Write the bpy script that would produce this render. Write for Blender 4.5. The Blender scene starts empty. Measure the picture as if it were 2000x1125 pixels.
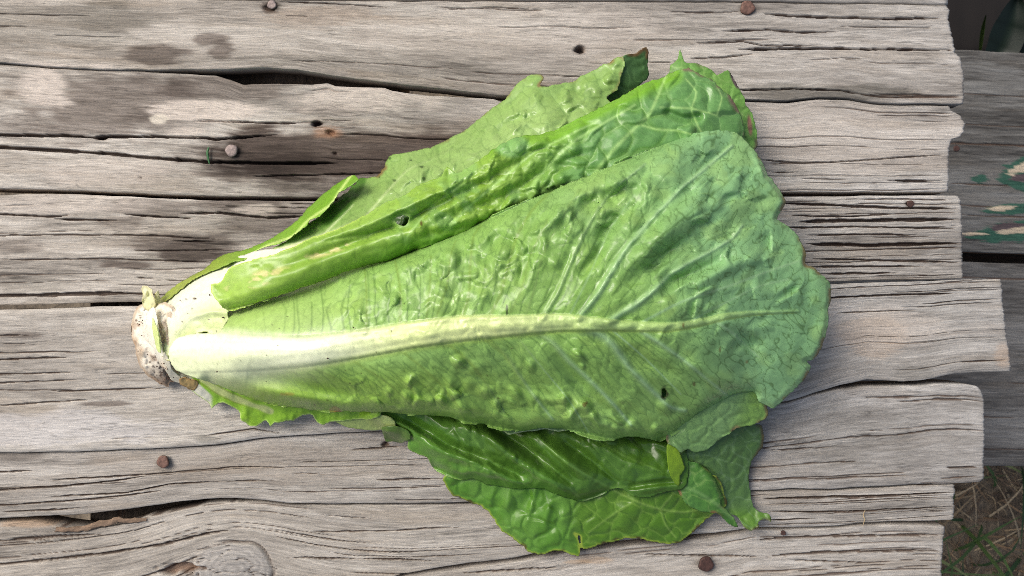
import bpy, math, random
import numpy as np
from mathutils import Vector

# ------------------------------------------------------------------ camera, sky, sun, exposure
SC = bpy.context.scene
COL = SC.collection
H = 0.42                      # camera height over the table top (m)
S = 0.00026                   # metres per photograph pixel on the table top
cam_d = bpy.data.cameras.new('camera')
cam_d.sensor_width = 36.0
cam_d.lens = 36.0 * H / (2000 * S)
cam_d.clip_start = 0.01
cam_d.clip_end = 200
cam_d.dof.use_dof = True
cam_d.dof.focus_distance = 0.385
cam_d.dof.aperture_fstop = 26
cam = bpy.data.objects.new('camera', cam_d)
cam.location = (0, 0, H)
COL.objects.link(cam)
SC.camera = cam

SUN_EL, SUN_AZ = math.radians(47), math.radians(144)     # azimuth measured from +x, counter-clockwise (upper left in the photo)
world = bpy.data.worlds.new('World')
SC.world = world
world.use_nodes = True
wn = world.node_tree.nodes
bg = wn['Background']
sky = wn.new('ShaderNodeTexSky')
sky.sky_type = 'NISHITA'
sky.sun_disc = False
sky.sun_elevation = SUN_EL
sky.sun_rotation = math.pi / 2 - SUN_AZ
sky.air_density = 1.0
sky.dust_density = 6.0
sky.ozone_density = 0.4
world.node_tree.links.new(sky.outputs[0], bg.inputs[0])
bg.inputs[1].default_value = 0.12
sun_d = bpy.data.lights.new('sun', 'SUN')
sun_d.energy = 1.7
sun_d.angle = math.radians(32)
sun_d.color = (1.0, 0.98, 0.95)
sun = bpy.data.objects.new('sun', sun_d)
dv = Vector((math.cos(SUN_EL) * math.cos(SUN_AZ), math.cos(SUN_EL) * math.sin(SUN_AZ), math.sin(SUN_EL)))
sun.rotation_euler = dv.to_track_quat('Z', 'Y').to_euler()
sun.location = dv * 3
COL.objects.link(sun)
SC.view_settings.view_transform = 'Standard'
SC.view_settings.look = 'None'
SC.view_settings.gamma = 1
SC.view_settings.exposure = 0.22
SC.cycles.use_denoising = False
SC.cycles.use_adaptive_sampling = False
SC.cycles.sampling_pattern = 'BLUE_NOISE'
SC.cycles.filter_width = 0.9
SC.cycles.max_bounces = 6
SC.cycles.caustics_reflective = False
SC.cycles.caustics_refractive = False

# ------------------------------------------------------------------ numeric helpers
F = np.float32
def lin(c, k=1.0):
    c = np.asarray(c, float) / 255.0
    return (np.where(c <= 0.04045, c / 12.92, ((c + 0.055) / 1.055) ** 2.4) * k).astype(F)

def hsh(ix, iy, seed):
    n = (ix.astype(np.int64) * 374761393 + iy.astype(np.int64) * 668265263 + seed * 974634777) & 0xffffffff
    n = ((n ^ (n >> 13)) * 1274126177) & 0xffffffff
    n = ((n ^ (n >> 16)) * 2246822519) & 0xffffffff
    n = n ^ (n >> 15)
    return ((n & 0xffffff) / float(0xffffff)).astype(F)

def vn(x, y, seed=0):
    """smooth value noise, about -1..1"""
    x, y = np.broadcast_arrays(np.asarray(x, float), np.asarray(y, float))
    ix = np.floor(x); iy = np.floor(y)
    fx = (x - ix).astype(F); fy = (y - iy).astype(F)
    ix = ix.astype(np.int64); iy = iy.astype(np.int64)
    ux = fx * fx * fx * (fx * (fx * 6 - 15) + 10)
    uy = fy * fy * fy * (fy * (fy * 6 - 15) + 10)
    a = hsh(ix, iy, seed); b = hsh(ix + 1, iy, seed); c = hsh(ix, iy + 1, seed); d = hsh(ix + 1, iy + 1, seed)
    return 2 * (a + (b - a) * ux + (c - a) * uy + (a - b - c + d) * ux * uy) - 1

def fbm(x, y, o=3, seed=0):
    s = 0; a = 1.0; t = 0
    for k in range(o):
        s = s + a * vn(np.asarray(x) * 2 ** k + 17.3 * k, np.asarray(y) * 2 ** k - 9.1 * k, seed + 31 * k); t += a; a *= 0.5
    return s / t

def worley(x, y, seed=0):
    ix = np.floor(x).astype(np.int64); iy = np.floor(y).astype(np.int64)
    f1 = np.full(x.shape, 9.0, F); f2 = np.full(x.shape, 9.0, F); cid = np.zeros(x.shape, F)
    for dx in (-1, 0, 1):
        for dy in (-1, 0, 1):
            cx = ix + dx; cy = iy + dy
            px = cx + 0.1 + 0.8 * hsh(cx, cy, seed); py = cy + 0.1 + 0.8 * hsh(cx, cy, seed + 7)
            d = np.hypot(px - x, py - y).astype(F)
            n = d < f1
            f2 = np.where(n, f1, np.minimum(f2, d)); cid = np.where(n, hsh(cx, cy, seed + 13), cid); f1 = np.where(n, d, f1)
    return f1, f2, cid

def ss(a, b, x):
    t = np.clip((x - a) / (b - a), 0, 1)
    return t * t * (3 - 2 * t)

def mix(a, b, t):
    return a + (b - a) * t

def mixc(c, col, t):
    return c + (np.asarray(col, F) - c) * t[..., None]

def polyline(pts, step=6.0, closed=False):
    """Catmull-Rom through the points, resampled"""
    P = np.asarray([p[:2] for p in pts], float)
    n = len(P); out = []
    rng = range(n if closed else n - 1)
    for i in rng:
        p1, p2 = P[i], P[(i + 1) % n]
        p0 = P[(i - 1) % n] if (closed or i > 0) else p1
        p3 = P[(i + 2) % n] if (closed or i + 2 < n) else p2
        m = max(1, int(np.linalg.norm(p2 - p1) / step))
        t = (np.arange(m) / m)[:, None]
        # centripetal-like damping: tension 0.35
        m1 = (p2 - p0) * 0.35; m2 = (p3 - p1) * 0.35
        out.append((2 * t**3 - 3 * t**2 + 1) * p1 + (t**3 - 2 * t**2 + t) * m1 + (-2 * t**3 + 3 * t**2) * p2 + (t**3 - t**2) * m2)
    out = np.concatenate(out)
    if not closed:
        out = np.vstack([out, P[-1:]])
    return out

def segdist(X, Y, poly, closed=False):
    """distance to polyline, closest point, param 0..1"""
    Q = np.asarray(poly, F)
    A = Q if closed else Q[:-1]
    B = np.roll(Q, -1, 0) if closed else Q[1:]
    sh = X.shape
    x = X.ravel().astype(F); y = Y.ravel().astype(F)
    best = np.full(x.shape, 1e9, F); bx = np.zeros_like(x); by = np.zeros_like(x); bt = np.zeros_like(x)
    m = len(A)
    for i in range(m):
        ax, ay = A[i]; dx, dy = B[i] - A[i]
        L = dx * dx + dy * dy + 1e-9
        t = np.clip(((x - ax) * dx + (y - ay) * dy) / L, 0, 1)
        qx = ax + t * dx; qy = ay + t * dy
        d = (x - qx) ** 2 + (y - qy) ** 2
        k = d < best
        best = np.where(k, d, best); bx = np.where(k, qx, bx); by = np.where(k, qy, by); bt = np.where(k, (i + t) / m, bt)
    return np.sqrt(best).reshape(sh), bx.reshape(sh), by.reshape(sh), bt.reshape(sh)

def inside(X, Y, poly):
    x = X.ravel(); y = Y.ravel(); r = np.zeros(x.shape, bool)
    n = len(poly)
    for i in range(n):
        x1, y1 = poly[i]; x2, y2 = poly[(i + 1) % n]
        if y1 == y2: continue
        c = ((y1 > y) != (y2 > y)) & (x < (x2 - x1) * (y - y1) / (y2 - y1) + x1)
        r ^= c
    return r.reshape(X.shape)

class TPS:
    def __init__(self, pts, reg=0.02):
        P = np.asarray(pts, float); n = len(P)
        self.p = P[:, :2] / 300.0
        K = self.u(self.p[:, 0][:, None], self.p[:, 1][:, None], self.p) + reg * np.eye(n)
        Q = np.hstack([np.ones((n, 1)), self.p])
        M = np.block([[K, Q], [Q.T, np.zeros((3, 3))]])
        self.w = np.linalg.solve(M, np.concatenate([P[:, 2], [0, 0, 0]]))
    def u(self, x, y, p):
        r2 = (x - p[:, 0]) ** 2 + (y - p[:, 1]) ** 2
        return np.where(r2 > 1e-12, 0.5 * r2 * np.log(r2 + 1e-12), 0)
    def __call__(self, X, Y):
        x = X.ravel() / 300.0; y = Y.ravel() / 300.0
        z = self.w[-3] + self.w[-2] * x + self.w[-1] * y
        for i in range(len(self.p)):
            r2 = (x - self.p[i, 0]) ** 2 + (y - self.p[i, 1]) ** 2
            z = z + self.w[i] * 0.5 * r2 * np.log(r2 + 1e-12)
        return z.reshape(X.shape).astype(F)

def W(px, py, z=0.0):
    """point at height z (m) that lies under photograph pixel px, py"""
    k = S * (H - z) / H
    return (px - 1000.0) * k, -(py - 562.5) * k

# ------------------------------------------------------------------ object helpers
def make_mesh(name, co, faces, attrs=None, smooth=True):
    me = bpy.data.meshes.new(name)
    co = np.asarray(co, F)
    faces = np.asarray(faces, np.int32)
    n, k = faces.shape
    me.vertices.add(len(co)); me.vertices.foreach_set('co', co.ravel())
    me.loops.add(n * k); me.loops.foreach_set('vertex_index', faces.ravel())
    me.polygons.add(n)
    me.polygons.foreach_set('loop_start', np.arange(0, n * k, k, dtype=np.int32))
    me.polygons.foreach_set('use_smooth', np.full(n, smooth, bool))
    me.update(calc_edges=True)
    for nm, (typ, dat) in (attrs or {}).items():
        a = me.attributes.new(nm, typ, 'POINT')
        dat = np.asarray(dat, F)
        if typ == 'FLOAT_COLOR':
            dat = np.hstack([dat, np.ones((len(dat), 1), F)])
            a.data.foreach_set('color', dat.ravel())
        elif typ == 'FLOAT_VECTOR':
            a.data.foreach_set('vector', dat.ravel())
        else:
            a.data.foreach_set('value', dat.ravel())
    return me

def obj(name, me, mat=None, parent=None, loc=None):
    o = bpy.data.objects.new(name, me)
    if mat and not me.materials: me.materials.append(mat)
    COL.objects.link(o)
    if parent is not None:
        o.parent = parent
        o.matrix_parent_inverse.translation = -parent.location
    if loc is not None: o.location = loc
    return o

def empty(name, loc=(0, 0, 0)):
    o = bpy.data.objects.new(name, None)
    o.empty_display_size = 0.02
    o.location = loc
    COL.objects.link(o)
    return o

def tag(o, label=None, cat=None, group=None, kind=None):
    if label: o['label'] = label
    if cat: o['category'] = cat
    if group: o['group'] = group
    if kind: o['kind'] = kind
    return o

def grid_faces(nr, nc):
    i = np.arange(nr * nc).reshape(nr, nc)
    return np.stack([i[:-1, :-1], i[1:, :-1], i[1:, 1:], i[:-1, 1:]], -1).reshape(-1, 4)

# ------------------------------------------------------------------ materials
def new_mat(name):
    m = bpy.data.materials.new(name); m.use_nodes = True
    nt = m.node_tree
    return m, nt, nt.nodes, nt.links, nt.nodes['Principled BSDF']

def N(nt, typ, **kw):
    n = nt.nodes.new(typ)
    for k, v in kw.items(): setattr(n, k, v)
    return n

def wood_material():
    m, nt, nd, lk, bs = new_mat('weathered_wood')
    alb = N(nt, 'ShaderNodeAttribute', attribute_name='albedo')
    gr = N(nt, 'ShaderNodeAttribute', attribute_name='grain')
    def mp(sx, sy):
        v = N(nt, 'ShaderNodeVectorMath', operation='MULTIPLY')
        v.inputs[1].default_value = (sx, sy, 1)
        lk.new(gr.outputs['Vector'], v.inputs[0]); return v
    def noise(sx, sy, detail=4, rough=0.6):
        t = N(nt, 'ShaderNodeTexNoise'); t.inputs['Scale'].default_value = 1.0
        t.inputs['Detail'].default_value = detail; t.inputs['Roughness'].default_value = rough
        lk.new(mp(sx, sy).outputs[0], t.inputs['Vector']); return t
    fib = noise(0.03, 0.6, 5, 0.7)
    por = noise(0.05, 1.1, 3, 0.6)
    r1 = N(nt, 'ShaderNodeMapRange'); r1.inputs[1].default_value = 0.3; r1.inputs[2].default_value = 0.7
    r1.inputs[3].default_value = 0.74; r1.inputs[4].default_value = 1.24
    lk.new(fib.outputs[0], r1.inputs[0])
    r2 = N(nt, 'ShaderNodeMapRange'); r2.inputs[1].default_value = 0.32; r2.inputs[2].default_value = 0.45
    r2.inputs[3].default_value = 0.66; r2.inputs[4].default_value = 1.0
    lk.new(por.outputs[0], r2.inputs[0])
    # hairline checks that run with the grain
    hl = noise(0.0045, 0.085, 3, 0.55)
    sb = N(nt, 'ShaderNodeMath', operation='SUBTRACT'); sb.inputs[1].default_value = 0.5; lk.new(hl.outputs[0], sb.inputs[0])
    ab = N(nt, 'ShaderNodeMath', operation='ABSOLUTE'); lk.new(sb.outputs[0], ab.inputs[0])
    hm = noise(0.008, 0.03, 2, 0.5)
    r4 = N(nt, 'ShaderNodeMapRange'); r4.inputs[1].default_value = 0.42; r4.inputs[2].default_value = 0.62
    r4.inputs[3].default_value = 0.0005; r4.inputs[4].default_value = 0.020
    lk.new(hm.outputs[0], r4.inputs[0])
    r3 = N(nt, 'ShaderNodeMapRange'); r3.inputs[1].default_value = 0.0; r3.inputs[3].default_value = 0.58; r3.inputs[4].default_value = 1.0
    lk.new(ab.outputs[0], r3.inputs[0]); lk.new(r4.outputs[0], r3.inputs[2])
    fb = noise(0.012, 0.24, 4, 0.7)
    r5 = N(nt, 'ShaderNodeMapRange'); r5.inputs[1].default_value = 0.3; r5.inputs[2].default_value = 0.7
    r5.inputs[3].default_value = 0.84; r5.inputs[4].default_value = 1.14
    lk.new(fb.outputs[0], r5.inputs[0])
    m0 = N(nt, 'ShaderNodeMath', operation='MULTIPLY'); lk.new(r3.outputs[0], m0.inputs[0]); lk.new(r5.outputs[0], m0.inputs[1])
    m1 = N(nt, 'ShaderNodeMath', operation='MULTIPLY'); lk.new(m0.outputs[0], m1.inputs[0]); lk.new(r2.outputs[0], m1.inputs[1])
    mu = N(nt, 'ShaderNodeMath', operation='MULTIPLY'); lk.new(r1.outputs[0], mu.inputs[0]); lk.new(m1.outputs[0], mu.inputs[1])
    sc = N(nt, 'ShaderNodeVectorMath', operation='SCALE'); lk.new(alb.outputs['Color'], sc.inputs[0]); lk.new(mu.outputs[0], sc.inputs['Scale'])
    lk.new(sc.outputs[0], bs.inputs['Base Color'])
    bs.inputs['Roughness'].default_value = 0.82
    bs.inputs['Specular IOR Level'].default_value = 0.25
    bp = N(nt, 'ShaderNodeBump'); bp.inputs['Strength'].default_value = 0.35; bp.inputs['Distance'].default_value = 0.0006
    ad = N(nt, 'ShaderNodeMath', operation='ADD'); lk.new(fib.outputs[0], ad.inputs[0]); lk.new(por.outputs[0], ad.inputs[1])
    lk.new(ad.outputs[0], bp.inputs['Height']); lk.new(bp.outputs[0], bs.inputs['Normal'])
    return m

def leaf_material():
    m, nt, nd, lk, bs = new_mat('lettuce_leaf')
    alb = N(nt, 'ShaderNodeAttribute', attribute_name='albedo')
    rg = N(nt, 'ShaderNodeAttribute', attribute_name='rough')
    tc = N(nt, 'ShaderNodeTexCoord')
    n1 = N(nt, 'ShaderNodeTexNoise'); n1.inputs['Scale'].default_value = 420; n1.inputs['Detail'].default_value = 3
    n2 = N(nt, 'ShaderNodeTexNoise'); n2.inputs['Scale'].default_value = 1500; n2.inputs['Detail'].default_value = 2
    lk.new(tc.outputs['Object'], n1.inputs['Vector']); lk.new(tc.outputs['Object'], n2.inputs['Vector'])
    r1 = N(nt, 'ShaderNodeMapRange'); r1.inputs[1].default_value = 0.3; r1.inputs[2].default_value = 0.7
    r1.inputs[3].default_value = 0.9; r1.inputs[4].default_value = 1.1
    lk.new(n1.outputs[0], r1.inputs[0])
    sc = N(nt, 'ShaderNodeVectorMath', operation='SCALE'); lk.new(alb.outputs['Color'], sc.inputs[0]); lk.new(r1.outputs[0], sc.inputs['Scale'])
    lk.new(sc.outputs[0], bs.inputs['Base Color'])
    lk.new(rg.outputs['Fac'], bs.inputs['Roughness'])
    bs.inputs['Specular IOR Level'].default_value = 0.5
    bp = N(nt, 'ShaderNodeBump'); bp.inputs['Strength'].default_value = 0.12; bp.inputs['Distance'].default_value = 0.0003
    ad = N(nt, 'ShaderNodeMath', operation='ADD'); lk.new(n1.outputs[0], ad.inputs[0]); lk.new(n2.outputs[0], ad.inputs[1])
    lk.new(ad.outputs[0], bp.inputs['Height']); lk.new(bp.outputs[0], bs.inputs['Normal'])
    tr = N(nt, 'ShaderNodeBsdfTranslucent'); lk.new(sc.outputs[0], tr.inputs['Color'])
    ms = N(nt, 'ShaderNodeMixShader'); ms.inputs[0].default_value = 0.16
    out = nd['Material Output']
    lk.new(bs.outputs[0], ms.inputs[1]); lk.new(tr.outputs[0], ms.inputs[2]); lk.new(ms.outputs[0], out.inputs[0])
    return m

def simple_mat(name, c, rough=0.8, var=0.35, scale=300, metal=0.0, bump=0.0003):
    m, nt, nd, lk, bs = new_mat(name)
    tc = N(nt, 'ShaderNodeTexCoord')
    n1 = N(nt, 'ShaderNodeTexNoise'); n1.inputs['Scale'].default_value = scale; n1.inputs['Detail'].default_value = 5
    lk.new(tc.outputs['Object'], n1.inputs['Vector'])
    cr = N(nt, 'ShaderNodeValToRGB')
    c = np.asarray(c, float)
    cr.color_ramp.elements[0].position = 0.3; cr.color_ramp.elements[1].position = 0.7
    cr.color_ramp.elements[0].color = (*np.clip(c * (1 - var), 0, 1), 1); cr.color_ramp.elements[1].color = (*np.clip(c * (1 + var), 0, 1), 1)
    lk.new(n1.outputs[0], cr.inputs[0]); lk.new(cr.outputs[0], bs.inputs['Base Color'])
    bs.inputs['Roughness'].default_value = rough; bs.inputs['Metallic'].default_value = metal
    bp = N(nt, 'ShaderNodeBump'); bp.inputs['Strength'].default_value = 0.5; bp.inputs['Distance'].default_value = bump
    lk.new(n1.outputs[0], bp.inputs['Height']); lk.new(bp.outputs[0], bs.inputs['Normal'])
    return m

WOOD = wood_material()
LEAF = leaf_material()
NAILM = simple_mat('rusty_nail', lin((108, 82, 72)), 0.7, 0.45, 900, 0.35)
NAILP = simple_mat('grey_nail', lin((132, 120, 116)), 0.6, 0.3, 900, 0.4)
NAILD = simple_mat('dark_nail', lin((70, 48, 42)), 0.7, 0.4, 900, 0.2)
SOILM = simple_mat('soil_crumbs', lin((70, 52, 42)), 0.95, 0.4, 900)

# ------------------------------------------------------------------ planks
WD, WM, WL = lin((112, 107, 101)), lin((169, 164, 156)), lin((208, 204, 196))
BROWN = lin((160, 147, 130))

def plank(name, top, bot, end, z0=0.0, tint=(1, 1, 1), cracks=(), nrand=30, stains=(), holes=(), xl=-200, seed=1,
          dx=4.0, dy=1.3, thick=85, gyf=None, zb=0.0, parent=None, extra=None, contrast=1.0, rlen=(60, 420), rw=(0.5, 1.5),
          mapf=None, edge_r=1.9, ridge=0.35, jag=1.0, leftcap=True, sidec=(128, 104, 84)):
    rs = np.random.RandomState(seed)
    end = np.asarray(end, float)
    tx, ty = np.asarray(top, float).T; bx, by = np.asarray(bot, float).T
    xe = end[:, 0].mean()
    wmean = float(np.mean(np.interp(np.linspace(xl, xe, 40), bx, by) - np.interp(np.linspace(xl, xe, 40), tx, ty)))
    nv = max(6, int(wmean / dy)); nu = max(8, int((xe - xl) / dx))
    v = np.linspace(0, 1, nv)[:, None]; u = np.linspace(0, 1, nu)[None, :]
    yend = np.interp(xe, tx, ty) + v * (np.interp(xe, bx, by) - np.interp(xe, tx, ty))
    xr = np.interp(yend, end[:, 1], end[:, 0]) + jag * (1.0 * fbm(yend * 0.12, 0 * yend + seed, 3, seed) + 1.3 * vn(yend * 0.5, 0 * yend, seed + 3))
    L = xe - xl
    X = xl + u * L + (xr - xe) * np.clip((u - 0.88) / 0.12, 0, 1)
    yt = np.interp(X, tx, ty) + jag * (1.3 * fbm(X * 0.02, 0 * X, 3, seed + 5)); yb = np.interp(X, bx, by) + jag * (1.3 * fbm(X * 0.02, 0 * X, 3, seed + 6))
    Y = yt + v * (yb - yt)
    wid = yb - yt
    X = X.astype(F); Y = Y.astype(F)
    gy = (v * wmean + 4 * vn(X * 0.0025, v * 2 + seed, seed) + 1.2 * vn(X * 0.012, v * 5 + seed, seed + 1)) if gyf is None else gyf(X, Y)
    gy = gy.astype(F)
    go = gy + seed * 731.0
    # relief
    dt = v * wid; db = (1 - v) * wid; dr = (xr - X)
    er = edge_r * (1 + 0.7 * vn(X * 0.01, 0 * X + 3, seed + 9))
    h = -er * np.exp(-dt / er) - er * np.exp(-db / er) - 1.5 * np.exp(-np.maximum(dr, 0) / 1.3)
    h = h + 1.6 * fbm(X * 0.003, go * 0.02, 2, seed + 11)
    rdg = fbm(X * 0.006, go * 0.16, 3, seed + 12)
    rdg2 = fbm(X * 0.03, go * 0.5, 2, seed + 14)
    h = h + ridge * (0.7 * rdg + 0.9 * rdg2)
    # colour
    b1 = fbm(X * 0.0022, go * 0.018, 3, seed + 21); b2 = fbm(X * 0.009, go * 0.10, 4, seed + 22); b3 = fbm(X * 0.03, go * 0.42, 2, seed + 23)
    tone = 0.56 + contrast * (0.42 * b1 + 0.26 * b2 + 0.24 * b3 + 0.08 * rdg)
    C = WD + (WM - WD) * np.clip(tone * 2, 0, 1)[..., None] + (WL - WM) * np.clip(tone * 2 - 1, 0, 1)[..., None]
    wm = ss(0.12, 0.6, fbm(X * 0.004 + 5, go * 0.035, 3, seed + 24)) * 0.32
    C = mixc(C, BROWN, wm)
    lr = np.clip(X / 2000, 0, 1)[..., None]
    C = C * (np.array([1.02, 1.0, 0.965]) * (1 - lr) + np.array([0.785, 0.80, 0.82]) * lr) * np.array(tint)  # left creamier, right greyer: wood tone plus light falloff painted in
    # cracks
    D = np.zeros_like(X); Wd = np.zeros_like(X)
    def crack(i0, i1, dyv, w, dep, xs):
        tp = np.clip(np.minimum((xs - xs[:, :1]) / 40.0, (xs[:, -1:] - xs) / 60.0) + 0.15, 0, 1)
        ww = w * tp * (0.75 + 0.5 * np.abs(vn(xs * 0.03, 0 * xs + i0, seed + 40)))
        p = np.clip(1 - (np.abs(dyv) / np.maximum(ww, 0.3)) ** 2, 0, 1)
        sl = (slice(None), slice(i0, i1))
        D[sl] = np.maximum(D[sl], dep * np.sqrt(p) * np.clip(tp * 1.5, 0, 1))
        Wd[sl] = np.maximum(Wd[sl], np.exp(-np.abs(dyv) / (1.5 + 2.0 * w)) * tp)
    xc = X.mean(0)
    for c in cracks:
        pts, w, dep = c
        pts = np.asarray(pts, float)
        i0 = np.searchsorted(xc, pts[0, 0]); i1 = np.searchsorted(xc, pts[-1, 0])
        if i1 - i0 < 3: continue
        xs = X[:, i0:i1]; ys = Y[:, i0:i1]
        yc = np.interp(xs, pts[:, 0], pts[:, 1]) + 1.0 * fbm(xs * 0.03, 0 * xs + pts[0, 1], 3, seed + 41)
        crack(i0, i1, ys - yc, w, dep, xs)
    glo, ghi = float(gy.min()), float(gy.max())
    for k in range(nrand):
        ln = rs.uniform(*rlen) * (1.6 if rs.rand() < 0.2 else 1)
        x0 = rs.uniform(xl, xe - 20) if rs.rand() < 0.7 else xe - ln * rs.uniform(0.6, 1.0)
        i0 = np.searchsorted(xc, x0); i1 = np.searchsorted(xc, x0 + ln)
        if i1 - i0 < 4: continue
        g0 = rs.uniform(glo + 3, ghi - 3)
        xs = X[:, i0:i1]
        gc = g0 + 1.6 * fbm(xs * 0.012, 0 * xs + k, 3, seed + 42)
        crack(i0, i1, gy[:, i0:i1] - gc, rs.uniform(*rw) * 0.9, rs.uniform(2.5, 6), xs)
    for (hx, hy, rx, ry, dep) in holes:
        q = np.hypot((X - hx) / rx, (Y - hy) / ry) + 0.25 * vn(X * 0.15, Y * 0.2, seed + 44)
        m = ss(1.15, 0.7, q)
        D = np.maximum(D, dep * m)
        C = mixc(C, lin((70, 50, 40)), np.clip(ss(1.9, 0.9, q), 0, 1) * 0.75)
    h = h - D + 0.8 * (Wd * (D < 0.3)) * 0.5
    C = mixc(C, lin((86, 70, 60)), np.clip(ss(0.4, 3.0, D) * 0.85, 0, 1))     # crack dirt, and painted-in shade where the relief is too coarse
    # stains
    for st in stains:
        sx, sy, rx, ry, k, col = st
        q = np.hypot((X - sx) / rx, (Y - sy) / ry) + 0.50 * fbm(X * 0.014, Y * 0.028, 4, seed + 51) + 0.32 * fbm(X * 0.015, go * 0.25, 3, seed + 52)
        m = ss(1.34, 0.76, q) * min(1, abs(k) * 1.2)
        if col == 'wet': C = C * (1 - m[..., None] * (1 - np.array([0.27, 0.225, 0.21])))
        elif col == 'pale': C = mixc(C, lin((206, 196, 184)), m)
        elif col == 'grey': C = C * (1 - m[..., None] * (1 - np.array([0.50, 0.50, 0.48])))
        else: C = mixc(C, lin(col), m)
    if extra is not None:
        h, C = extra(X, Y, h, C, go)
    # sides and underside
    z = zb + z0 * 0.001 + h * S
    k = S * (H - zb) / H
    if mapf is None:
        PX = (X - 1000) * k; PY = -(Y - 562.5) * k
    else:
        PX, PY = mapf(X, Y)
    G = np.dstack([X, go, 0 * X])
    side = lin(sidec)
    def pad(A, fn=None):
        return np.pad(A, ((1, 1), (1, 1)) + ((0, 0),) * (A.ndim - 2), mode='edge')
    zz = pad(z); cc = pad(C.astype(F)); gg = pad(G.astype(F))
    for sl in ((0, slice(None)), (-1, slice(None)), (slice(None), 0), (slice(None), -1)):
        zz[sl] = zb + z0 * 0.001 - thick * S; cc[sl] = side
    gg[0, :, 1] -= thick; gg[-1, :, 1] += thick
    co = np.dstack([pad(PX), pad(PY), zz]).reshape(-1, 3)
    fc = grid_faces(nv + 2, nu + 2)
    if mapf is None: fc = fc[:, :]
    nrp, ncp = nv + 2, nu + 2
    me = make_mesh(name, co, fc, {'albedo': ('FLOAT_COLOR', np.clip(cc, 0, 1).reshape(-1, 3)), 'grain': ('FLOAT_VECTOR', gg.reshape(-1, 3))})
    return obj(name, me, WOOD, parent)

table = tag(empty('wooden_table', (0, 0, 0)), 'weathered grey wooden table top of rough cracked planks under the lettuce', 'table')

yA = [(-260, 118), (0, 122), (120, 132), (230, 136), (340, 136), (450, 134), (520, 132), (580, 136), (650, 148), (750, 161), (850, 171), (980, 186), (1200, 192), (1455, 193), (1540, 195), (1600, 189), (1660, 192), (1720, 201), (1780, 202), (1890, 202)]
yA2 = [(-260, 122), (0, 125), (100, 134), (290, 139), (330, 142), (420, 146), (450, 155), (475, 165), (540, 163), (610, 165), (640, 162), (655, 168), (750, 171), (765, 177), (830, 185), (930, 190), (965, 192), (985, 200), (1200, 200), (1455, 197), (1540, 199), (1600, 192), (1660, 195), (1720, 204), (1780, 205), (1890, 205)]
yB = [(-260, 362), (0, 367), (150, 372), (300, 378), (450, 383), (600, 385), (900, 382), (1500, 374), (1700, 374), (1855, 374)]
yB2 = [(-260, 376), (0, 380), (130, 379), (300, 386), (420, 391), (600, 393), (900, 392), (1500, 385), (1700, 382), (1880, 381)]
yC = [(-260, 596), (0, 597), (100, 593), (270, 590), (600, 580), (1000, 565), (1560, 551), (1700, 547), (1882, 544)]
yC2 = [(-260, 608), (0, 605), (100, 602), (200, 599), (280, 598), (600, 588), (1000, 572), (1560, 556), (1700, 552), (1950, 545)]
yD = [(-260, 888), (0, 883), (100, 881), (220, 878), (330, 873), (420, 868), (500, 856), (560, 850), (750, 840), (1000, 822), (1300, 805), (1480, 792), (1540, 781), (1600, 763), (1640, 750), (1690, 740), (1760, 744), (1800, 740), (1860, 730), (1970, 723)]
yD2 = [(-260, 892), (0, 886), (100, 884), (220, 881), (330, 876), (420, 871), (500, 859), (560, 853), (750, 843), (1000, 825), (1300, 808), (1480, 795), (1540, 786), (1600, 770), (1640, 760), (1690, 755), (1760, 753), (1830, 750), (1890, 752), (1920, 756)]
yE = [(-260, 1022), (0, 1012), (90, 1008), (170, 1004), (230, 997), (330, 983), (400, 974), (460, 973), (520, 978), (570, 983), (700, 984), (880, 982), (1200, 970), (1465, 958), (1550, 954), (1620, 955), (1700, 950), (1920, 941)]
yE2 = [(-260, 1030), (0, 1022), (60, 1020), (110, 1030), (170, 1036), (230, 1028), (280, 1012), (340, 1000), (400, 986), (460, 982), (520, 984), (560, 988), (700, 988), (880, 987), (1200, 975), (1465, 962), (1550, 958), (1620, 960), (1700, 955), (1870, 946)]
yF = [(-260, 1300), (0, 1260), (300, 1200), (600, 1150), (760, 1128), (830, 1114), (900, 1103), (1000, 1092), (1120, 1066), (1280, 1052), (1400, 1042), (1470, 1032), (1530, 1032), (1640, 1028), (1680, 1022), (1870, 1016)]
yF2 = [(-260, 1304), (0, 1264), (300, 1204), (600, 1155), (760, 1136), (830, 1121), (900, 1113), (1000, 1101), (1120, 1080), (1280, 1064), (1400, 1052), (1470, 1038), (1530, 1038), (1640, 1033), (1690, 1028), (1800, 1028), (1850, 1030)]

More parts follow.
